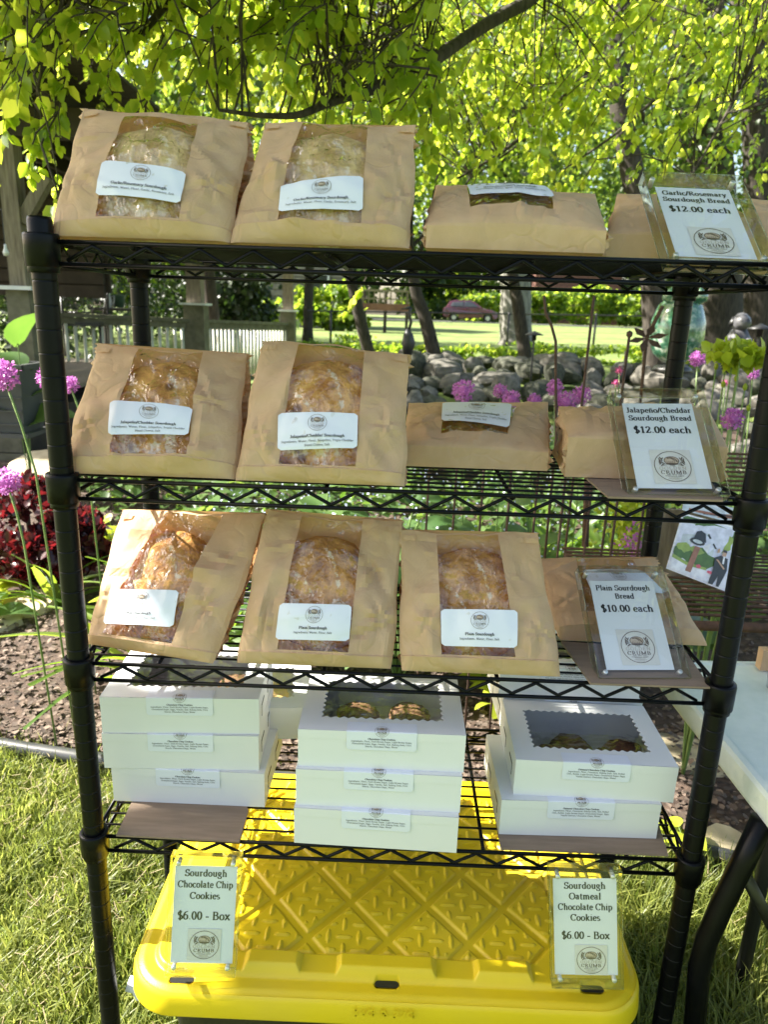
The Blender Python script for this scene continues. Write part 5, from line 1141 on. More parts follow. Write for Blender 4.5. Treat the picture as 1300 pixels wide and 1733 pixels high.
    b = MB(); b.tube([AY(1220, 1000, .95), AY(1262, 930, .95), AY(1275, 860, .95)], .008, 6); tag(b.build('garden_stake', 'rust', None, True), 'slanting rusty rod by the right picture edge', 'garden stake', 'rusty garden stakes')
prints()

# ------------------------------------------------------------------ trees
def crown_pts(c, rad, n, clump=.16, per=45, hollow=.35):
    nc = max(4, n//per); d = rnd_unit(nc); r_ = rng.uniform(hollow, 1, nc)**.6; cc = d*r_[:, None]*np.array(rad)
    cc += .12*wob(d, 3)[:, None]*np.array(rad)
    P = cc[rng.integers(0, nc, n)]+rng.normal(size=(n, 3))*np.array(rad)*clump*np.array([1, 1, .6]); return P+np.array(c)
def leafset(P, size, mname, name, parent, droop=.5):
    n = len(P); D = rnd_unit(n)+V3(0, 0, -droop); Nn = rnd_unit(n)*.8+V3(0, 0, .6)
    return tag(link(name, leaves(P, size*rng.uniform(.7, 1.3, n), D, Nn, mname, name), parent), kind='stuff')
def tree(name, label, pts, r0, r1, crowns, leaf, mname, group=None, bark='bark', limbs=4):
    base = V3(*pts[0]); root = thing(name, label, 'tree', tuple(base), 0, group)
    P = np.array(pts)-base; P[0] = P[0]-V3(0, 0, .15)
    t = np.linspace(0, 1, len(P)); tt = np.linspace(0, 1, 14); Q = np.stack([np.interp(tt, t, P[:, i]) for i in range(3)], 1)+.06*r0*wob(np.stack([tt*9, tt*5, tt], 1), 2)[:, None]*V3(1, 1, 0)
    rr = np.interp(tt, [0, .06, 1], [r0*1.35, r0, r1]); b = MB(); b.tube(Q, rr, 14); b.build('trunk', bark, root, True)
    for c, rad, n in crowns:
        c = V3(*c)-base
        for i in range(limbs):
            a = Q[int(rng.integers(7, 14))]; e = c+rnd_unit(1)[0]*np.array(rad)*.7; mid = (a+e)/2+V3(0, 0, -.08*np.linalg.norm(e-a))
            b = MB(); b.tube([a, mid, e], [r1*.55, r1*.35, .012], 7); b.build('limb', bark, root, True)
        leafset(crown_pts(c, rad, n), leaf, mname, 'crown', root)
    return root
def at(px, py, y, z=None): p = AY(px, py, y); return (p[0], y, gz(p[0], y) if z is None else z)
def up(px, py, y): p = AY(px, py, y); return tuple(p)
G1 = 'slim leaning trees round the pond'
tree('shade_tree', 'spreading tree added between deck and pond to shade the stones', [(-2.6, 11.5, 0), (-2.7, 11.3, 2), (-2.8, 10.8, 3.6)], .13, .08, [((-3.2, 9.6, 4.3), (3.0, 3.2, 1.2), 7000)], .11, 'leaf_deep')  # added tree, its crown placed to block sun from the bank stones
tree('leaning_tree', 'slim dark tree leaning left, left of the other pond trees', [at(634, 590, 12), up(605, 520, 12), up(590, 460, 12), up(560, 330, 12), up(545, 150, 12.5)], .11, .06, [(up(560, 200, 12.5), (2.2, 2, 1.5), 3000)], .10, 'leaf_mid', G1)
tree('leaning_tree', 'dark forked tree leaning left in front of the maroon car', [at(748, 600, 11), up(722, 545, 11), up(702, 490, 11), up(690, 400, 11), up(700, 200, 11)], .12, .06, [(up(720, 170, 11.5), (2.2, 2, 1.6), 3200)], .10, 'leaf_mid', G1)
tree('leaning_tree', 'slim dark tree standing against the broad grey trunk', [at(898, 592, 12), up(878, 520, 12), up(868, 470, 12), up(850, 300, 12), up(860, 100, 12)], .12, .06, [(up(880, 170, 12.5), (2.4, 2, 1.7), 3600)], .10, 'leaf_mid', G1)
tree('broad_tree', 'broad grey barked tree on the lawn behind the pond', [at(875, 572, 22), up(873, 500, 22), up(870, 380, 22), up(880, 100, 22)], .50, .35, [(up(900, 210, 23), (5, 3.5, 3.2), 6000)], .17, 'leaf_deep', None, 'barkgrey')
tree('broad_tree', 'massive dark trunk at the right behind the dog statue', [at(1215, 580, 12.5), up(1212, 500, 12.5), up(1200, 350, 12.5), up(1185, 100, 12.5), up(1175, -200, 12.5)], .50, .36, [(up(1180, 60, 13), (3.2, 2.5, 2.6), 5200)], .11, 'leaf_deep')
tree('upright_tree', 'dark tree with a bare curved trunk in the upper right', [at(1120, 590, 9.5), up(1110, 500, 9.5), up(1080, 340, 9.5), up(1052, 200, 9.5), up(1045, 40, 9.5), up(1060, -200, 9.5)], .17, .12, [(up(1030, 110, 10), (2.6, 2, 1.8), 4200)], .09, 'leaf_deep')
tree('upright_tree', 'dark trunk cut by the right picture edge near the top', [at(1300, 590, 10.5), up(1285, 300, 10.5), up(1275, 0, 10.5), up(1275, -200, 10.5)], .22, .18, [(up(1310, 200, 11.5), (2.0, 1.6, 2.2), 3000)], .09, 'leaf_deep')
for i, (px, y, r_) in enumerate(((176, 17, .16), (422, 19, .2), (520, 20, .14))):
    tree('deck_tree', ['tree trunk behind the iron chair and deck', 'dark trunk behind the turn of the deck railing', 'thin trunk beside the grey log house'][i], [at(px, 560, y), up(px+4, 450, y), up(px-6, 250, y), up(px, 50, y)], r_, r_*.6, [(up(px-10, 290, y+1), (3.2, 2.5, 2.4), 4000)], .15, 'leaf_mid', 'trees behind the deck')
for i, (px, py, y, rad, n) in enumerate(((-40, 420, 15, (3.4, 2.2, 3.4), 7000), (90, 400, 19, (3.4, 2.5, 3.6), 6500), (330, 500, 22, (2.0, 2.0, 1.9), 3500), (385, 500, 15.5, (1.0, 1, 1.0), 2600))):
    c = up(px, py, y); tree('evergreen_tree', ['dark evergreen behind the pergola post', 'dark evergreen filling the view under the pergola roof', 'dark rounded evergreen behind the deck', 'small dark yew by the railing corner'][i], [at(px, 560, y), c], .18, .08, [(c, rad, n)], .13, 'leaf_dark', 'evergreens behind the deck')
# wood beyond the road: each crown its own tree
fx = [(-58, 95), (-46, 88), (-35, 97), (-25, 86), (-15, 94), (-6, 84), (3, 92), (11, 101), (20, 98), (28, 92), (37, 99), (46, 90), (56, 96), (-20, 66), (-30, 60)]
fl_ = ['far left end of the wood', 'second from the left end of the wood', 'left part of the wood', 'behind the log house', 'behind the log house roof', 'left of the play platform', 'behind the play platform', 'behind the parked car', 'behind the brick house', 'right of the brick house', 'between the two brick houses', 'behind the pale red house', 'far right end of the wood', 'nearer, left of the log house', 'nearer, behind the pergola']
for i, (x, y) in enumerate(fx):
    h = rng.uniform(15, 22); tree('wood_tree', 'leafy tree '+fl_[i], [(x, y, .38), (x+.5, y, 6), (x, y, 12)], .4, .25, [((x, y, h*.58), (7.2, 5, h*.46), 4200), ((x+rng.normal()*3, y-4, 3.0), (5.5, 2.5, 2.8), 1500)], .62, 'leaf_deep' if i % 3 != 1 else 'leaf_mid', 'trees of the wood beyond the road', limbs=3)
for i, (x, y, rx, h) in enumerate(((15.5, 80, 3, 3.6), (21, 81, 3.4, 4.4), (26, 80, 3, 3.8), (-6.5, 31, 1.6, 1.5), (-2.6, 30.5, 1.5, 2.2), (9.5, 76, 3, 3.0))):
    root = thing('garden_bush', ['bright bush left of the brick house', 'tall bright bush before the brick house', 'bright bush right of the brick house', 'bush before the left wall of the log house', 'bush at the right corner of the log house', 'bright bush right of the parked car'][i], 'bush', (x, y, gz(x, y)), 0, 'bushes before the houses')
    b = MB(); b.tube([(0, 0, -.1), (0, 0, h*.5)], .05, 6); b.build('stem', 'bark', root); leafset(crown_pts((0, 0, h*.5), (rx, rx*.5, h*.52), 1500), .16+.004*y, 'leaf_mid', 'foliage', root)
# leafy shrubs on top of the bank and by the lawn
for i, (px, y, s, mn) in enumerate(((700, 13.2, .5, 'leaf_mid'), (800, 13.5, .55, 'leaf_mid'), (900, 13.8, .6, 'leaf_mid'), (985, 13.2, .5, 'leaf_mid'), (1060, 13.6, .6, 'leaf_mid'), (1185, 11.5, .75, 'leaf_lime'), (1130, 11.0, .5, 'leaf_mid'), (600, 16, .7, 'leaf_mid'), (560, 15, .6, 'leaf_mid'))):
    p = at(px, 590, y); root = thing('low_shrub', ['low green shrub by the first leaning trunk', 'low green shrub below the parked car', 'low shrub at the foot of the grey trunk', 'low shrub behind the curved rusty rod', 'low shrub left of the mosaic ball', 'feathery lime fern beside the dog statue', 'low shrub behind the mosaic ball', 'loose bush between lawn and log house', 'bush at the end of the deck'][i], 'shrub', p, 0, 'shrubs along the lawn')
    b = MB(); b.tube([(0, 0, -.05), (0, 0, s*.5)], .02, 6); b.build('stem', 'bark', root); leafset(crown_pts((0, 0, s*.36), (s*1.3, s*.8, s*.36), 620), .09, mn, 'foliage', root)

# ------------------------------------------------------------------ the overhanging tree
ot = thing('overhanging_tree', 'tree whose backlit leafy branches hang over the rack', 'tree', at(1500, 600, 6.5))
O_ = V3(*ot.location)
LM = []
def limb(pts, r0, r1, nm='limb'):
    P = np.array([AY(*p) for p in pts]); t = np.linspace(0, 1, len(P)); tt = np.linspace(0, 1, len(P)*5); Q = np.stack([np.interp(tt, t, P[:, i]) for i in range(3)], 1)
    for _ in range(3): Q[1:-1] = (Q[:-2]+2*Q[1:-1]+Q[2:])/4
    b = MB(); b.tube(Q-O_, np.linspace(r0, r1, len(Q)), 10); b.build(nm, 'bark', ot, True); LM.append(Q)
b = MB(); tq_ = np.array([V3(0, 0, -.2), V3(0, 0, 1), V3(-.1, -.1, 2.6), V3(-.5, -.3, 4.4)]); b.tube(tq_, [.24, .19, .17, .13], 14); b.build('trunk', 'bark', ot, True)
LM.append(tq_[2:]+O_)
tp = [1500, -240, 6.2]
limb([(tp[0], tp[1], tp[2]), (1180, -300, 4.6), (1000, -120, 3.5), (900, 0, 2.8), (860, 20, 2.65), (790, 62, 2.4), (720, 115, 2.15), (640, 150, 1.95), (560, 172, 1.8), (505, 197, 1.7), (440, 196, 1.62), (370, 186, 1.6)], .040, .005)
limb([(900, 0, 2.8), (820, 40, 2.7), (740, 85, 2.6), (660, 130, 2.5), (600, 150, 2.5)], .014, .004)
limb([(1180, -300, 4.6), (1090, -60, 4.4), (1050, 20, 4.2), (1000, 110, 4.1), (930, 190, 4.0), (850, 260, 3.9), (760, 310, 3.8)], .030, .006)
limb([(1050, 20, 4.2), (980, 150, 4.3), (900, 230, 4.4), (800, 300, 4.5)], .015, .005)
limb([(1180, -300, 4.6), (1240, -20, 4.4), (1190, 60, 4.3), (1130, 150, 4.2), (1040, 230, 4.2), (950, 290, 4.1)], .022, .005)
limb([(1500, -240, 6.2), (1330, 0, 4.0), (1270, 120, 3.6), (1210, 230, 3.4), (1170, 300, 3.3)], .02, .004)
limb([(1000, -120, 3.5), (700, -250, 2.6), (400, -180, 2.1), (300, -20, 2.0), (270, 20, 1.95), (225, 75, 1.9), (180, 130, 1.9)], .03, .006)
limb([(400, -180, 2.1), (180, -120, 2.1), (110, 20, 2.0), (40, 60, 2.0), (-40, 110, 2.1)], .018, .005)
limb([(700, -250, 2.6), (560, -80, 2.4), (545, 20, 2.3), (530, 140, 2.2)], .012, .004)
limb([(700, -250, 2.6), (660, -60, 3.0), (640, 60, 3.2), (600, 160, 3.3)], .014, .004)
limb([(180, -120, 2.1), (90, 60, 1.6), (60, 150, 1.5), (75, 230, 1.5)], .008, .003)
limb([(700, -250, 2.6), (500, -900, 1.6), (450, -1400, .9), (430, -1900, .3)], .03, .012)
SPINE = np.vstack(LM)
def twigs(starts, ln, dirs, nl, lsz, mname, r_=.0022, name='twig_foliage'):
    TV = []; C = []; Dd = []; tb = MB(); Nn = []
    for s, L_, d in zip(starts, ln, dirs):
        d = d/np.linalg.norm(d); n = 7; P = [s]; dd = d.copy()
        for i in range(n): dd = nrm(dd+V3(0, 0, -.10)+rng.normal(size=3)*.09); P.append(P[-1]+dd*L_/n)
        P = np.array(P); j = np.argmin(np.linalg.norm(SPINE-s, axis=1)); a = SPINE[j]
        if np.linalg.norm(a-s) < 1.3: m1 = (a+s)/2+V3(0, 0, .06)+rng.normal(size=3)*.04; tb.tube(np.array([a, m1, *P])-O_, np.linspace(r_*1.8, r_*.5, n+3), 4, False)
        else: tb.tube(P-O_, np.linspace(r_, r_*.5, n+1), 4, False)
        t = rng.uniform(.05, 1, nl)*n; i0 = np.minimum(t.astype(int), n-1); fr = (t-i0)[:, None]; Q = P[i0]*(1-fr)+P[i0+1]*fr
        T = nrm(P[i0+1]-P[i0]); side = rng.choice([-1, 1], nl)[:, None]; sv = nrm(np.cross(T, V3(0, 0, 1))+.2*rng.normal(size=(nl, 3)))*side
        D_ = nrm(T*.4+sv*.8+V3(0, 0, -.75)+.25*rng.normal(size=(nl, 3))); C.append(Q+D_*.012); Dd.append(D_); Nn.append(nrm(rng.normal(size=(nl, 3))*.6+V3(0, -.5, .6)))
    return tb, np.vstack(C), np.vstack(Dd), np.vstack(Nn)
def inview(n, pxr, pyr, yr, lowf):
    S_ = []
    while len(S_) < n:
        px, py, y = rng.uniform(*pxr), rng.uniform(*pyr), rng.uniform(*yr)
        if px > 1060 and py > 40 and y > 2.8 and rng.random() < .72: continue
        if py < lowf(px): S_.append(AY(px, py, y))
    return np.array(S_)
lowA = lambda px: 150 if px < 60 else (70 if px < 450 else (110 if px < 700 else 190))
S1 = inview(330, (-120, 760), (-200, 200), (1.35, 2.7), lowA)
S2 = np.vstack([inview(430, (380, 1420), (-220, 260), (2.8, 4.8), lowA), inview(520, (-150, 1420), (-220, 250), (4.6, 7.0), lambda px: 240 if px > 430 else 120)])
tb1, C1, D1_, N1_ = twigs(S1, rng.uniform(.18, .42, len(S1)), rng.normal(size=(len(S1), 3))*.5+V3(-.35, -.1, -.55), 15, .05, 'leaf_near')
tb2, C2, D2_, N2_ = twigs(S2, rng.uniform(.3, .75, len(S2)), rng.normal(size=(len(S2), 3))*.5+V3(-.45, -.1, -.5), 30, .05, 'leaf_near')
tag(tb1.build('twigs', 'bark', ot, True), kind='stuff'); tag(tb2.build('twigs', 'bark', ot, True), kind='stuff')
# the sprays that hang lowest at the left and behind the second shelf
S3 = [AY(60, 190, 1.5), AY(20, 150, 1.5), AY(85, 160, 1.5), AY(110, 130, 1.5), AY(60, 225, 1.45), AY(95, 320, 1.3), AY(620, 470, 3.0), AY(1090, 265, 3.2), AY(1150, 240, 3.2), AY(1010, 270, 3.2)]
tb3, C3_, D3_, N3_ = twigs(np.array(S3), [.16, .14, .15, .2, .12, .12, .2, .3, .2, .3], np.array([V3(-.2, 0, -.6)]*5+[V3(.1, 0, -1)]+[V3(-.4, 0, -.8)]*4), 16, .045, 'leaf_near')
tag(tb3.build('twigs', 'bark', ot, True), kind='stuff')
Call = np.vstack([C3_, C1]); Dall = np.vstack([D3_, D1_]); Nall = np.vstack([N3_, N1_]); pj_ = np.array([PJ(p) for p in Call]); dist = np.linalg.norm(Call-CAM, axis=1)
vis = (pj_[:, 0] > 0) & (pj_[:, 0] < 1300) & (pj_[:, 1] > -5) & (pj_[:, 1] < 420); order = np.argsort(np.where(vis, dist, 99))
near = order[:298]; rest = order[298:]
one = leaves(np.zeros((1, 3)), np.ones(1), np.array([[0., 1, 0]]), np.array([[0., 0, 1]]), 'leaf_one', 'leaf')
for i in near:
    D_ = Dall[i]; X_ = nrm(np.cross(D_, Nall[i])); Z_ = np.cross(X_, D_); s = .042*rng.uniform(.5, 1.45); mt = Matrix(((X_[0]*s, D_[0]*s, Z_[0]*s, Call[i][0]-O_[0]), (X_[1]*s, D_[1]*s, Z_[1]*s, Call[i][1]-O_[1]), (X_[2]*s, D_[2]*s, Z_[2]*s, Call[i][2]-O_[2]), (0, 0, 0, 1)))
    o = link('leaf', one, ot); o.matrix_basis = mt
tag(link('foliage', leaves(Call[rest]-O_, .042*rng.uniform(.65, 1.35, len(rest)), Dall[rest], Nall[rest], 'leaf_near'), ot), kind='stuff')
tag(link('foliage', leaves(C2-O_, .044*rng.uniform(.45, 1.4, len(C2)), D2_, N2_, 'leaf_near'), ot), kind='stuff')
# out-of-frame leaves added to the crown, shaped to block sun from rack and grass
n = 16000; P = np.stack([rng.uniform(1.34, 5.2, n), rng.uniform(.0, 2.6, n), rng.uniform(2.6, 3.5, n)], 1)
P = P[(wob(P*np.array([1, 1, .3]), 2.3) > -1.1) & (P[:, 0] > 1.36+.05*wob(P, 6))]; P[:, 0] -= 1.18*P[:, 2]
leafset(P-O_, .095, 'leaf_near', 'foliage', ot, .1)
n = 7500; P = np.stack([rng.uniform(.66, 5.0, n), rng.uniform(-.75, -.085, n), rng.uniform(2.7, 3.3, n)], 1)
P = P[(wob(P, 2.7) > -1.6) & (P[:, 0] > .66+.05*wob(P, 7))]; P[:, 0] -= 1.18*P[:, 2]; P[:, 1] += .13*P[:, 2]
leafset(P-O_, .09, 'leaf_near', 'foliage', ot, .1)  # unseen leaf slab added to keep sun off the lid's front
n = 700; P = np.stack([rng.uniform(.64, .93, n), rng.uniform(-.15, -.025, n), rng.uniform(2.7, 3.3, n)], 1); P[:, 0] -= 1.18*P[:, 2]; P[:, 1] += .13*P[:, 2]
leafset(P-O_, .07, 'leaf_near', 'foliage', ot, .1)  # small unseen leaf patch added to shade the middle of the lid

# ------------------------------------------------------------------ bed plants
def big_leaf(name, mname, w_=.42, cup=.12, heart=True, n=7):
    """one broad leaf one unit long along +y, ribbed and cupped"""
    G_ = []
    for i in range(n+1):
        t = i/n; hw = w_*(math.sin(PI*t**.62))**.75 if 0 < t < 1 else .02
        G_.append([(s*hw, t*1.0-(.12*abs(s)**2*(1-t) if heart else 0), .10*math.sin(PI*t)-.25*t*t+cup*abs(s)**1.5*hw*2+.012*math.cos(s*14)*hw) for s in np.linspace(-1, 1, 9)])
    b = MB(); b.grid(G_); return b.mesh(name, mname, True)
hl = big_leaf('leaf', 'hosta'); ll = big_leaf('leaf', 'leaf_lime', .5, .05); sl_ = big_leaf('leaf', 'strap', .045, .2, False, 9)
def clump(name, label, x, y, me, n, size, spread, lift, group, stemr=.004, hts=(.1, .3), mat_stem='stem'):
    z = gz(x, y)+.01; root = thing(name, label, 'plant', (x, y, z), 0, group)
    for i in range(n):
        a = i*2.4+rng.normal()*.3; el = lift*rng.uniform(.6, 1.2)*(1-.5*i/n); rr = spread*(.25+.75*(i/n))*rng.uniform(.7, 1.1); h = rng.uniform(*hts)*(1.1-.6*i/n)
        p = V3(rr*math.cos(a), rr*math.sin(a), h)
        if stemr: b = MB(); b.tube([(0, 0, 0), p*V3(.5, .5, .8), p], stemr, 5, False); b.build('stem', mat_stem, root, True)
        s = size*rng.uniform(.75, 1.2); o = link('leaf', me, root); o.location = p; o.rotation_euler = (el, rng.normal()*.25, a-PI/2); o.scale = (s, s, s)
    return root
hp = [(-.22, 1.72), (.02, 1.5), (.25, 1.75), (.48, 1.45), (.70, 1.65), (.92, 1.42), (.12, 2.2), (.5, 2.15), (.9, 2.1), (1.28, 1.75), (-.45, 2.3)]
hn = ['behind the leftmost third shelf bag', 'behind the gap between the two left bags', 'behind the second third shelf bag', 'behind the middle of the second shelf', 'behind the neat third bag', 'left of the photo prints', 'farther back at the left', 'farther back in the middle', 'farther back at the right', 'behind the wire bench', 'behind the burgundy plant']
for i, (x, y) in enumerate(hp): clump('hosta_plant', 'broad leaved green plant '+hn[i], x, y, hl, 15, .17, .19, .35, 'broad leaved plants behind the rack', hts=(.26, .50))
for i, (x, y, nm) in enumerate(((-.35, 1.35, 'strappy green clump left behind the rack post'), (-.15, 1.5, 'strappy green clump behind the sunlit bag'), (1.0, 1.9, 'tall strappy clump left of the photo prints'), (.78, 2.0, 'tall strappy clump behind the neat bag'), (-1.02, 2.0, 'thin strappy lily clump on the mulch at the left'), (1.55, 2.3, 'strappy clump at the right edge'), (1.35, 2.8, 'green grassy clump behind the right bags'))):
    clump('strap_leaf_plant', nm, x, y, sl_, 22, .55 if i != 4 else .32, .05, 1.15, 'strappy clumps in the bed', 0, (.0, .02))
for i, (x, y, nm) in enumerate(((-1.32, 1.95, 'lime green ruffled plant at the left edge'), (-.62, 1.75, 'lime green plant right of the rack post'), (.88, 1.3, 'lime plant near the photo prints'), (-1.05, 2.75, 'lime plant above the burgundy plant'))):
    root = clump('lime_plant', nm, x, y, ll, 26, .085, .13, .3, 'lime leaved plants', .0025, (.05, .17))
# burgundy coral bells
for i, (px, py, y, s, nm) in enumerate(((45, 860, 2.25, .26, 'burgundy leaved plant with red sunlit leaves at the left'), (112, 880, 2.1, .14, 'smaller dark burgundy plant behind the rack post'))):
    c = AY(px, py, y); root = thing('burgundy_plant', nm, 'plant', (c[0], y, gz(c[0], y)), 0, 'burgundy leaved plants')
    bl = big_leaf('leaf', 'heuch', .5, .3); zc_ = c[2]-root.location[2]
    P = crown_pts((0, 0, zc_*.75), (s*1.15, s, s*.95), 1500, .10, 20, .6); b = MB(); b.tube([(0, 0, 0), (0, 0, zc_)], .01, 6); b.build('stem', 'bark', root)
    n_ = len(P); tag(link('foliage', leaves(P, .045*rng.uniform(.7, 1.3, n_), rnd_unit(n_)+V3(0, 0, .2), rnd_unit(n_), 'heuch'), root), kind='stuff')
n = 9000; X = rng.uniform(-1.6, 3.2, n); Y = rng.uniform(2.0, 5.4, n); H_ = .10+.16*(1+wob(np.stack([X, Y, 0*X], 1), 3))*rng.random(n); P = np.stack([X, Y, gz(X, Y)+.03+H_], 1); k_ = (X > -.75) | (Y > 3.0); P = P[k_]; n = len(P)
tag(link('ground_cover', leaves(P, .07*rng.uniform(.6, 1.3, n), rnd_unit(n)*V3(1, 1, .4)+V3(0, -.2, -.1), rnd_unit(n)*.5+V3(0, 0, 1), 'groundleaf')), 'low green ground cover between the rack and the stone bank', 'ground cover', kind='stuff')
# blue flowers
P = np.stack([rng.uniform(-.3, 1.4, 900), rng.uniform(1.3, 2.6, 900), rng.uniform(.28, .62, 900)], 1); tag(link('forget_me_nots', leaves(P, .012, None, None, 'bluef')), 'haze of tiny pale blue flowers among the broad leaves', 'flowers', kind='stuff')
c = AY(1070, 925, 1.35); P = c+rng.normal(size=(160, 3))*V3(.02, .02, .045); sp_ = thing('purple_flower_spike', 'small lilac flower spike beside the rear right post', 'flower', tuple(c)); tag(link('florets', leaves(P-c, .012, None, None, 'purple'), sp_), kind='stuff'); b = MB(); b.tube([(0, 0, 0), (0, 0, GZ-c[2])], .002, 5); b.build('stem', 'stem', sp_)
P = AY(1075, 870, 1.45)+rng.normal(size=(500, 3))*V3(.05, .04, .07); root = thing('dry_shrub', 'airy plant with tan pink tips beside the rear post', 'plant', tuple(AY(1075, 870, 1.45)*V3(1, 1, 0)+V3(0, 0, GZ)))
tag(link('foliage', leaves(P-V3(*root.location), .022, None, None, 'leaf_lime'), root), kind='stuff'); b = MB(); b.tube([(0, 0, 0), P.mean(0)-V3(*root.location)], .004, 5); b.build('stem', 'stem', root)
# alliums
def allium(px, py, y, r_, label, foot=None, m_='purple', nfl=240):
    c = AY(px, py, y); root = thing('allium_flower', label, 'flower', tuple(c), 0, 'purple ball flowers')
    f = AY(*foot, y) if foot else c+V3(.03, 0, -.5); f2 = f+(f-c)*.0; g0 = V3(f[0]+(f[0]-c[0])*.3, y+.05, gz(f[0], y)); b = MB(); b.tube([V3(0, 0, 0), (f-c)*.5+V3(.004, 0, 0), f-c, g0-c], .0030, 6); b.build('stem', 'stem', root, True)
    d = rnd_unit(nfl); P = d*r_*rng.uniform(.62, 1, nfl)[:, None]; D_ = nrm(d+rnd_unit(nfl)*.8)
    o = link('flower_head', leaves(P, r_*.28, D_, rnd_unit(nfl), m_), root); b = MB(); b.lathe([(0, r_*.6), (r_*.5, r_*.3), (r_*.6, 0), (r_*.5, -r_*.3), (0, -r_*.6)], (0, 0, 0), 12); b.build('flower_core', m_, root, True)
allium(4, 634, .95, .037, 'purple ball flower highest at the left edge', (60, 800)); allium(80, 640, 1.2, .030, 'purple ball flower half hidden by the left post', (110, 760)); allium(117, 651, 1.25, .026, 'small purple ball flower right of the left post', (140, 720)); allium(10, 815, .9, .034, 'purple ball flower lowest at the left edge', (40, 920))
for px, py, y, r_, nm in ((785, 662, 2.2, .046, 'purple ball flower above the flat bag, largest at its left'), (847, 662, 2.25, .030, 'purple ball flower right of the large one above the flat bag'), (866, 676, 2.1, .036, 'low purple ball flower peeping over the flat bag'), (905, 678, 2.1, .028, 'low purple ball flower at the right corner of the flat bag'), (940, 656, 2.3, .034, 'purple ball flower right of the curved rod'), (958, 680, 2.15, .04, 'low purple ball flower above the creased bag'), (985, 668, 2.2, .038, 'bright purple ball flower left of the price sign'), (1240, 708, 1.5, .034, 'purple ball flower right of the second shelf sign'), (1182, 606, 2.6, .036, 'dim purple ball flower before the right bank'), (1275, 632, 2.4, .026, 'small purple ball flower at the right post')):
    allium(px, py, y, r_, nm)
allium(1049, 627, 2.6, .020, 'small bright pink flower above another by the sign', None, 'pink', 60); allium(1043, 648, 2.6, .018, 'small bright pink flower just above the price sign', None, 'pink', 60); allium(1228, 648, 2.5, .016, 'small pink flower among stalks at the right', None, 'pink', 60)
def stalks():
    root = thing('seed_stalk_plant', 'cluster of thin pale green stalks by the right post', 'plant', tuple(V3(AY(1240, 700, 2.0)[0], 2.0, GZ)))
    for px, py in ((1213, 620), (1225, 650), (1240, 615), (1247, 640), (1262, 655), (1268, 690), (1255, 600), (1232, 600)):
        t = AY(px, py, 2.0+rng.uniform(-.1, .1))-V3(*root.location); b = MB(); b.tube([V3(t[0]*.6, 0, 0), t*V3(.9, 1, .6), t], .003, 5); s_ = b.build('stalk', 'stem', root, True); b = MB(); b.lathe([(0, .016), (.009, .005), (.008, -.008), (0, -.016)], t, 8); b.build('bud', 'leaf_lime', s_, True)
    c = AY(1255, 598, 2.0)-V3(*root.location); tag(link('tuft', leaves(c+rng.normal(size=(200, 3))*V3(.05, .05, .012), .06, rnd_unit(200)+V3(0, 0, -.4), None, 'leaf_lime'), root), kind='stuff')
stalks()
clump('broad_leaf_plant', 'dark broad leaved plant by the right picture edge', 1.33, .95, hl, 9, .2, .12, .3, None, hts=(.5, .8))
clump('planter_plant', 'broad leaf sprouting from the grey planter box', pc[0]+.02, 3.75, hl, 6, .26, .06, 1.0, None, hts=(.75, .95))
clump('broad_leaf_plant', 'broad leaf plant cut by the left picture edge on the mulch', -1.22, 1.75, hl, 7, .13, .09, .3, None, hts=(.06, .14))

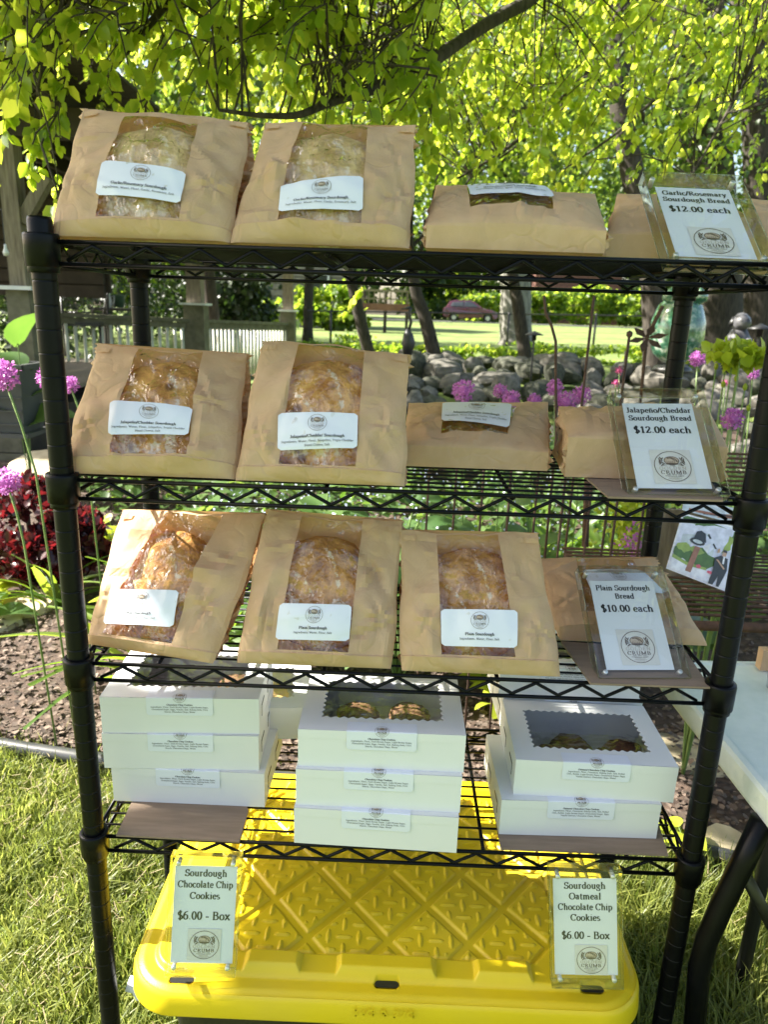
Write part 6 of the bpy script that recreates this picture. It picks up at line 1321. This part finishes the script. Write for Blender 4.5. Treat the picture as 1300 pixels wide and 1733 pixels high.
# ------------------------------------------------------------------ mulch chips, grass, dry litter
n = 42000; X = rng.uniform(-2.6, 2.6, n); Y = rng.uniform(0, 1, n)**1.5*3.6+EDGE(X)+.04; Z = gz(X, Y)+.038+.008*rng.normal(size=n)
P = np.stack([X, Y, Z], 1); tag(link('mulch_chips', leaves(P, rng.uniform(.007, .028, n), rnd_unit(n)*V3(1, 1, .25), rnd_unit(n)*.35+V3(0, 0, 1), 'chip')), 'coarse brown bark chips covering the planting bed', 'mulch', kind='stuff')
def grass(n, xr, yr, h, mname, lab, cond=None, w_=.0022):
    X = rng.uniform(*xr, n); Y = rng.uniform(*yr, n); k_ = (Y < EDGE(X)-.03+.05*rng.normal(size=n)); k_ &= ~((X > .12) & (X < .80) & (Y > -.06) & (Y < .38))
    if cond is not None: k_ &= cond(X, Y)
    X, Y = X[k_], Y[k_]; n = len(X); P = np.stack([X, Y, gz(X, Y)-.004], 1); tuft = 1+.35*wob(P, 6); H_ = h*rng.uniform(.5, 1.25, n)*tuft
    a = rng.uniform(0, 2*PI, n); ln = rng.uniform(.15, 1.0, n)*(1+.4*wob(P, 4)); d = np.stack([np.cos(a), np.sin(a), 0*a], 1); s = np.stack([-np.sin(a), np.cos(a), 0*a], 1)*w_*rng.uniform(.6, 1.4, n)[:, None]
    m1 = P+d*(H_*ln*.25)[:, None]+np.outer(H_*.55, V3(0, 0, 1)); tp_ = P+d*(H_*ln*.95)[:, None]+np.outer(H_*(1-.35*ln**2), V3(0, 0, 1))
    V = np.stack([P-s, P+s, m1-s*.8, m1+s*.8, tp_], 1).reshape(-1, 3); b = np.arange(n)[:, None]*5
    return tag(link('grass', fastmesh('grass', V, b+np.array([0, 1, 3, 2]), b+np.array([2, 3, 4]), mname)), lab, 'grass', kind='stuff')
grass(95000, (-1.5, .5), (-.5, 1.2), .065, 'grass', 'sunlit unmown grass left of the rack')
grass(70000, (.5, 2.2), (-.5, 1.2), .075, 'grass', 'shaded unmown grass right of the rack')
n = 6500; X = rng.uniform(-1.4, 2.2, n); Y = rng.uniform(-.4, 1.1, n); k_ = (Y < EDGE(X)) & (wob(np.stack([X, Y, 0*X], 1), 5) > -.1); P = np.stack([X, Y, GZ+.02+.035*rng.random(n)], 1)[k_]; n = len(P)
a = rng.uniform(0, 2*PI, n); L_ = rng.uniform(.006, .026, n); d = np.stack([np.cos(a)*L_, np.sin(a)*L_, rng.normal(size=n)*.008], 1); s = np.stack([-np.sin(a), np.cos(a), 0*a], 1)*.0009
V = np.stack([P-d-s, P-d+s, P+d+s, P+d-s], 1).reshape(-1, 3); M['straw'] = leafmat('dry_straw', (.20, .16, .08), (.38, .32, .19), (.4, .3, .15), (.5, .4, .2), .2, .7)
tag(link('dry_thatch', fastmesh('dry_thatch', V, np.arange(n)[:, None]*4+np.arange(4), None, 'straw')), 'dry straw coloured thatch lying in the grass', 'dry grass', kind='stuff')
P = []
for i in range(60): x = rng.uniform(-2.2, 2.2); P.append((x, EDGE(x)+rng.uniform(-.03, .02), GZ+.02))
clump('weed', 'small green weed growing by the edging right of the rack', 1.22, .66, ll, 10, .05, .05, .3, None, .0015, (.03, .10))
clump('weed', 'small weed beyond the table between rack and stone', 1.10, 1.05, ll, 10, .05, .05, .3, None, .0015, (.03, .10))
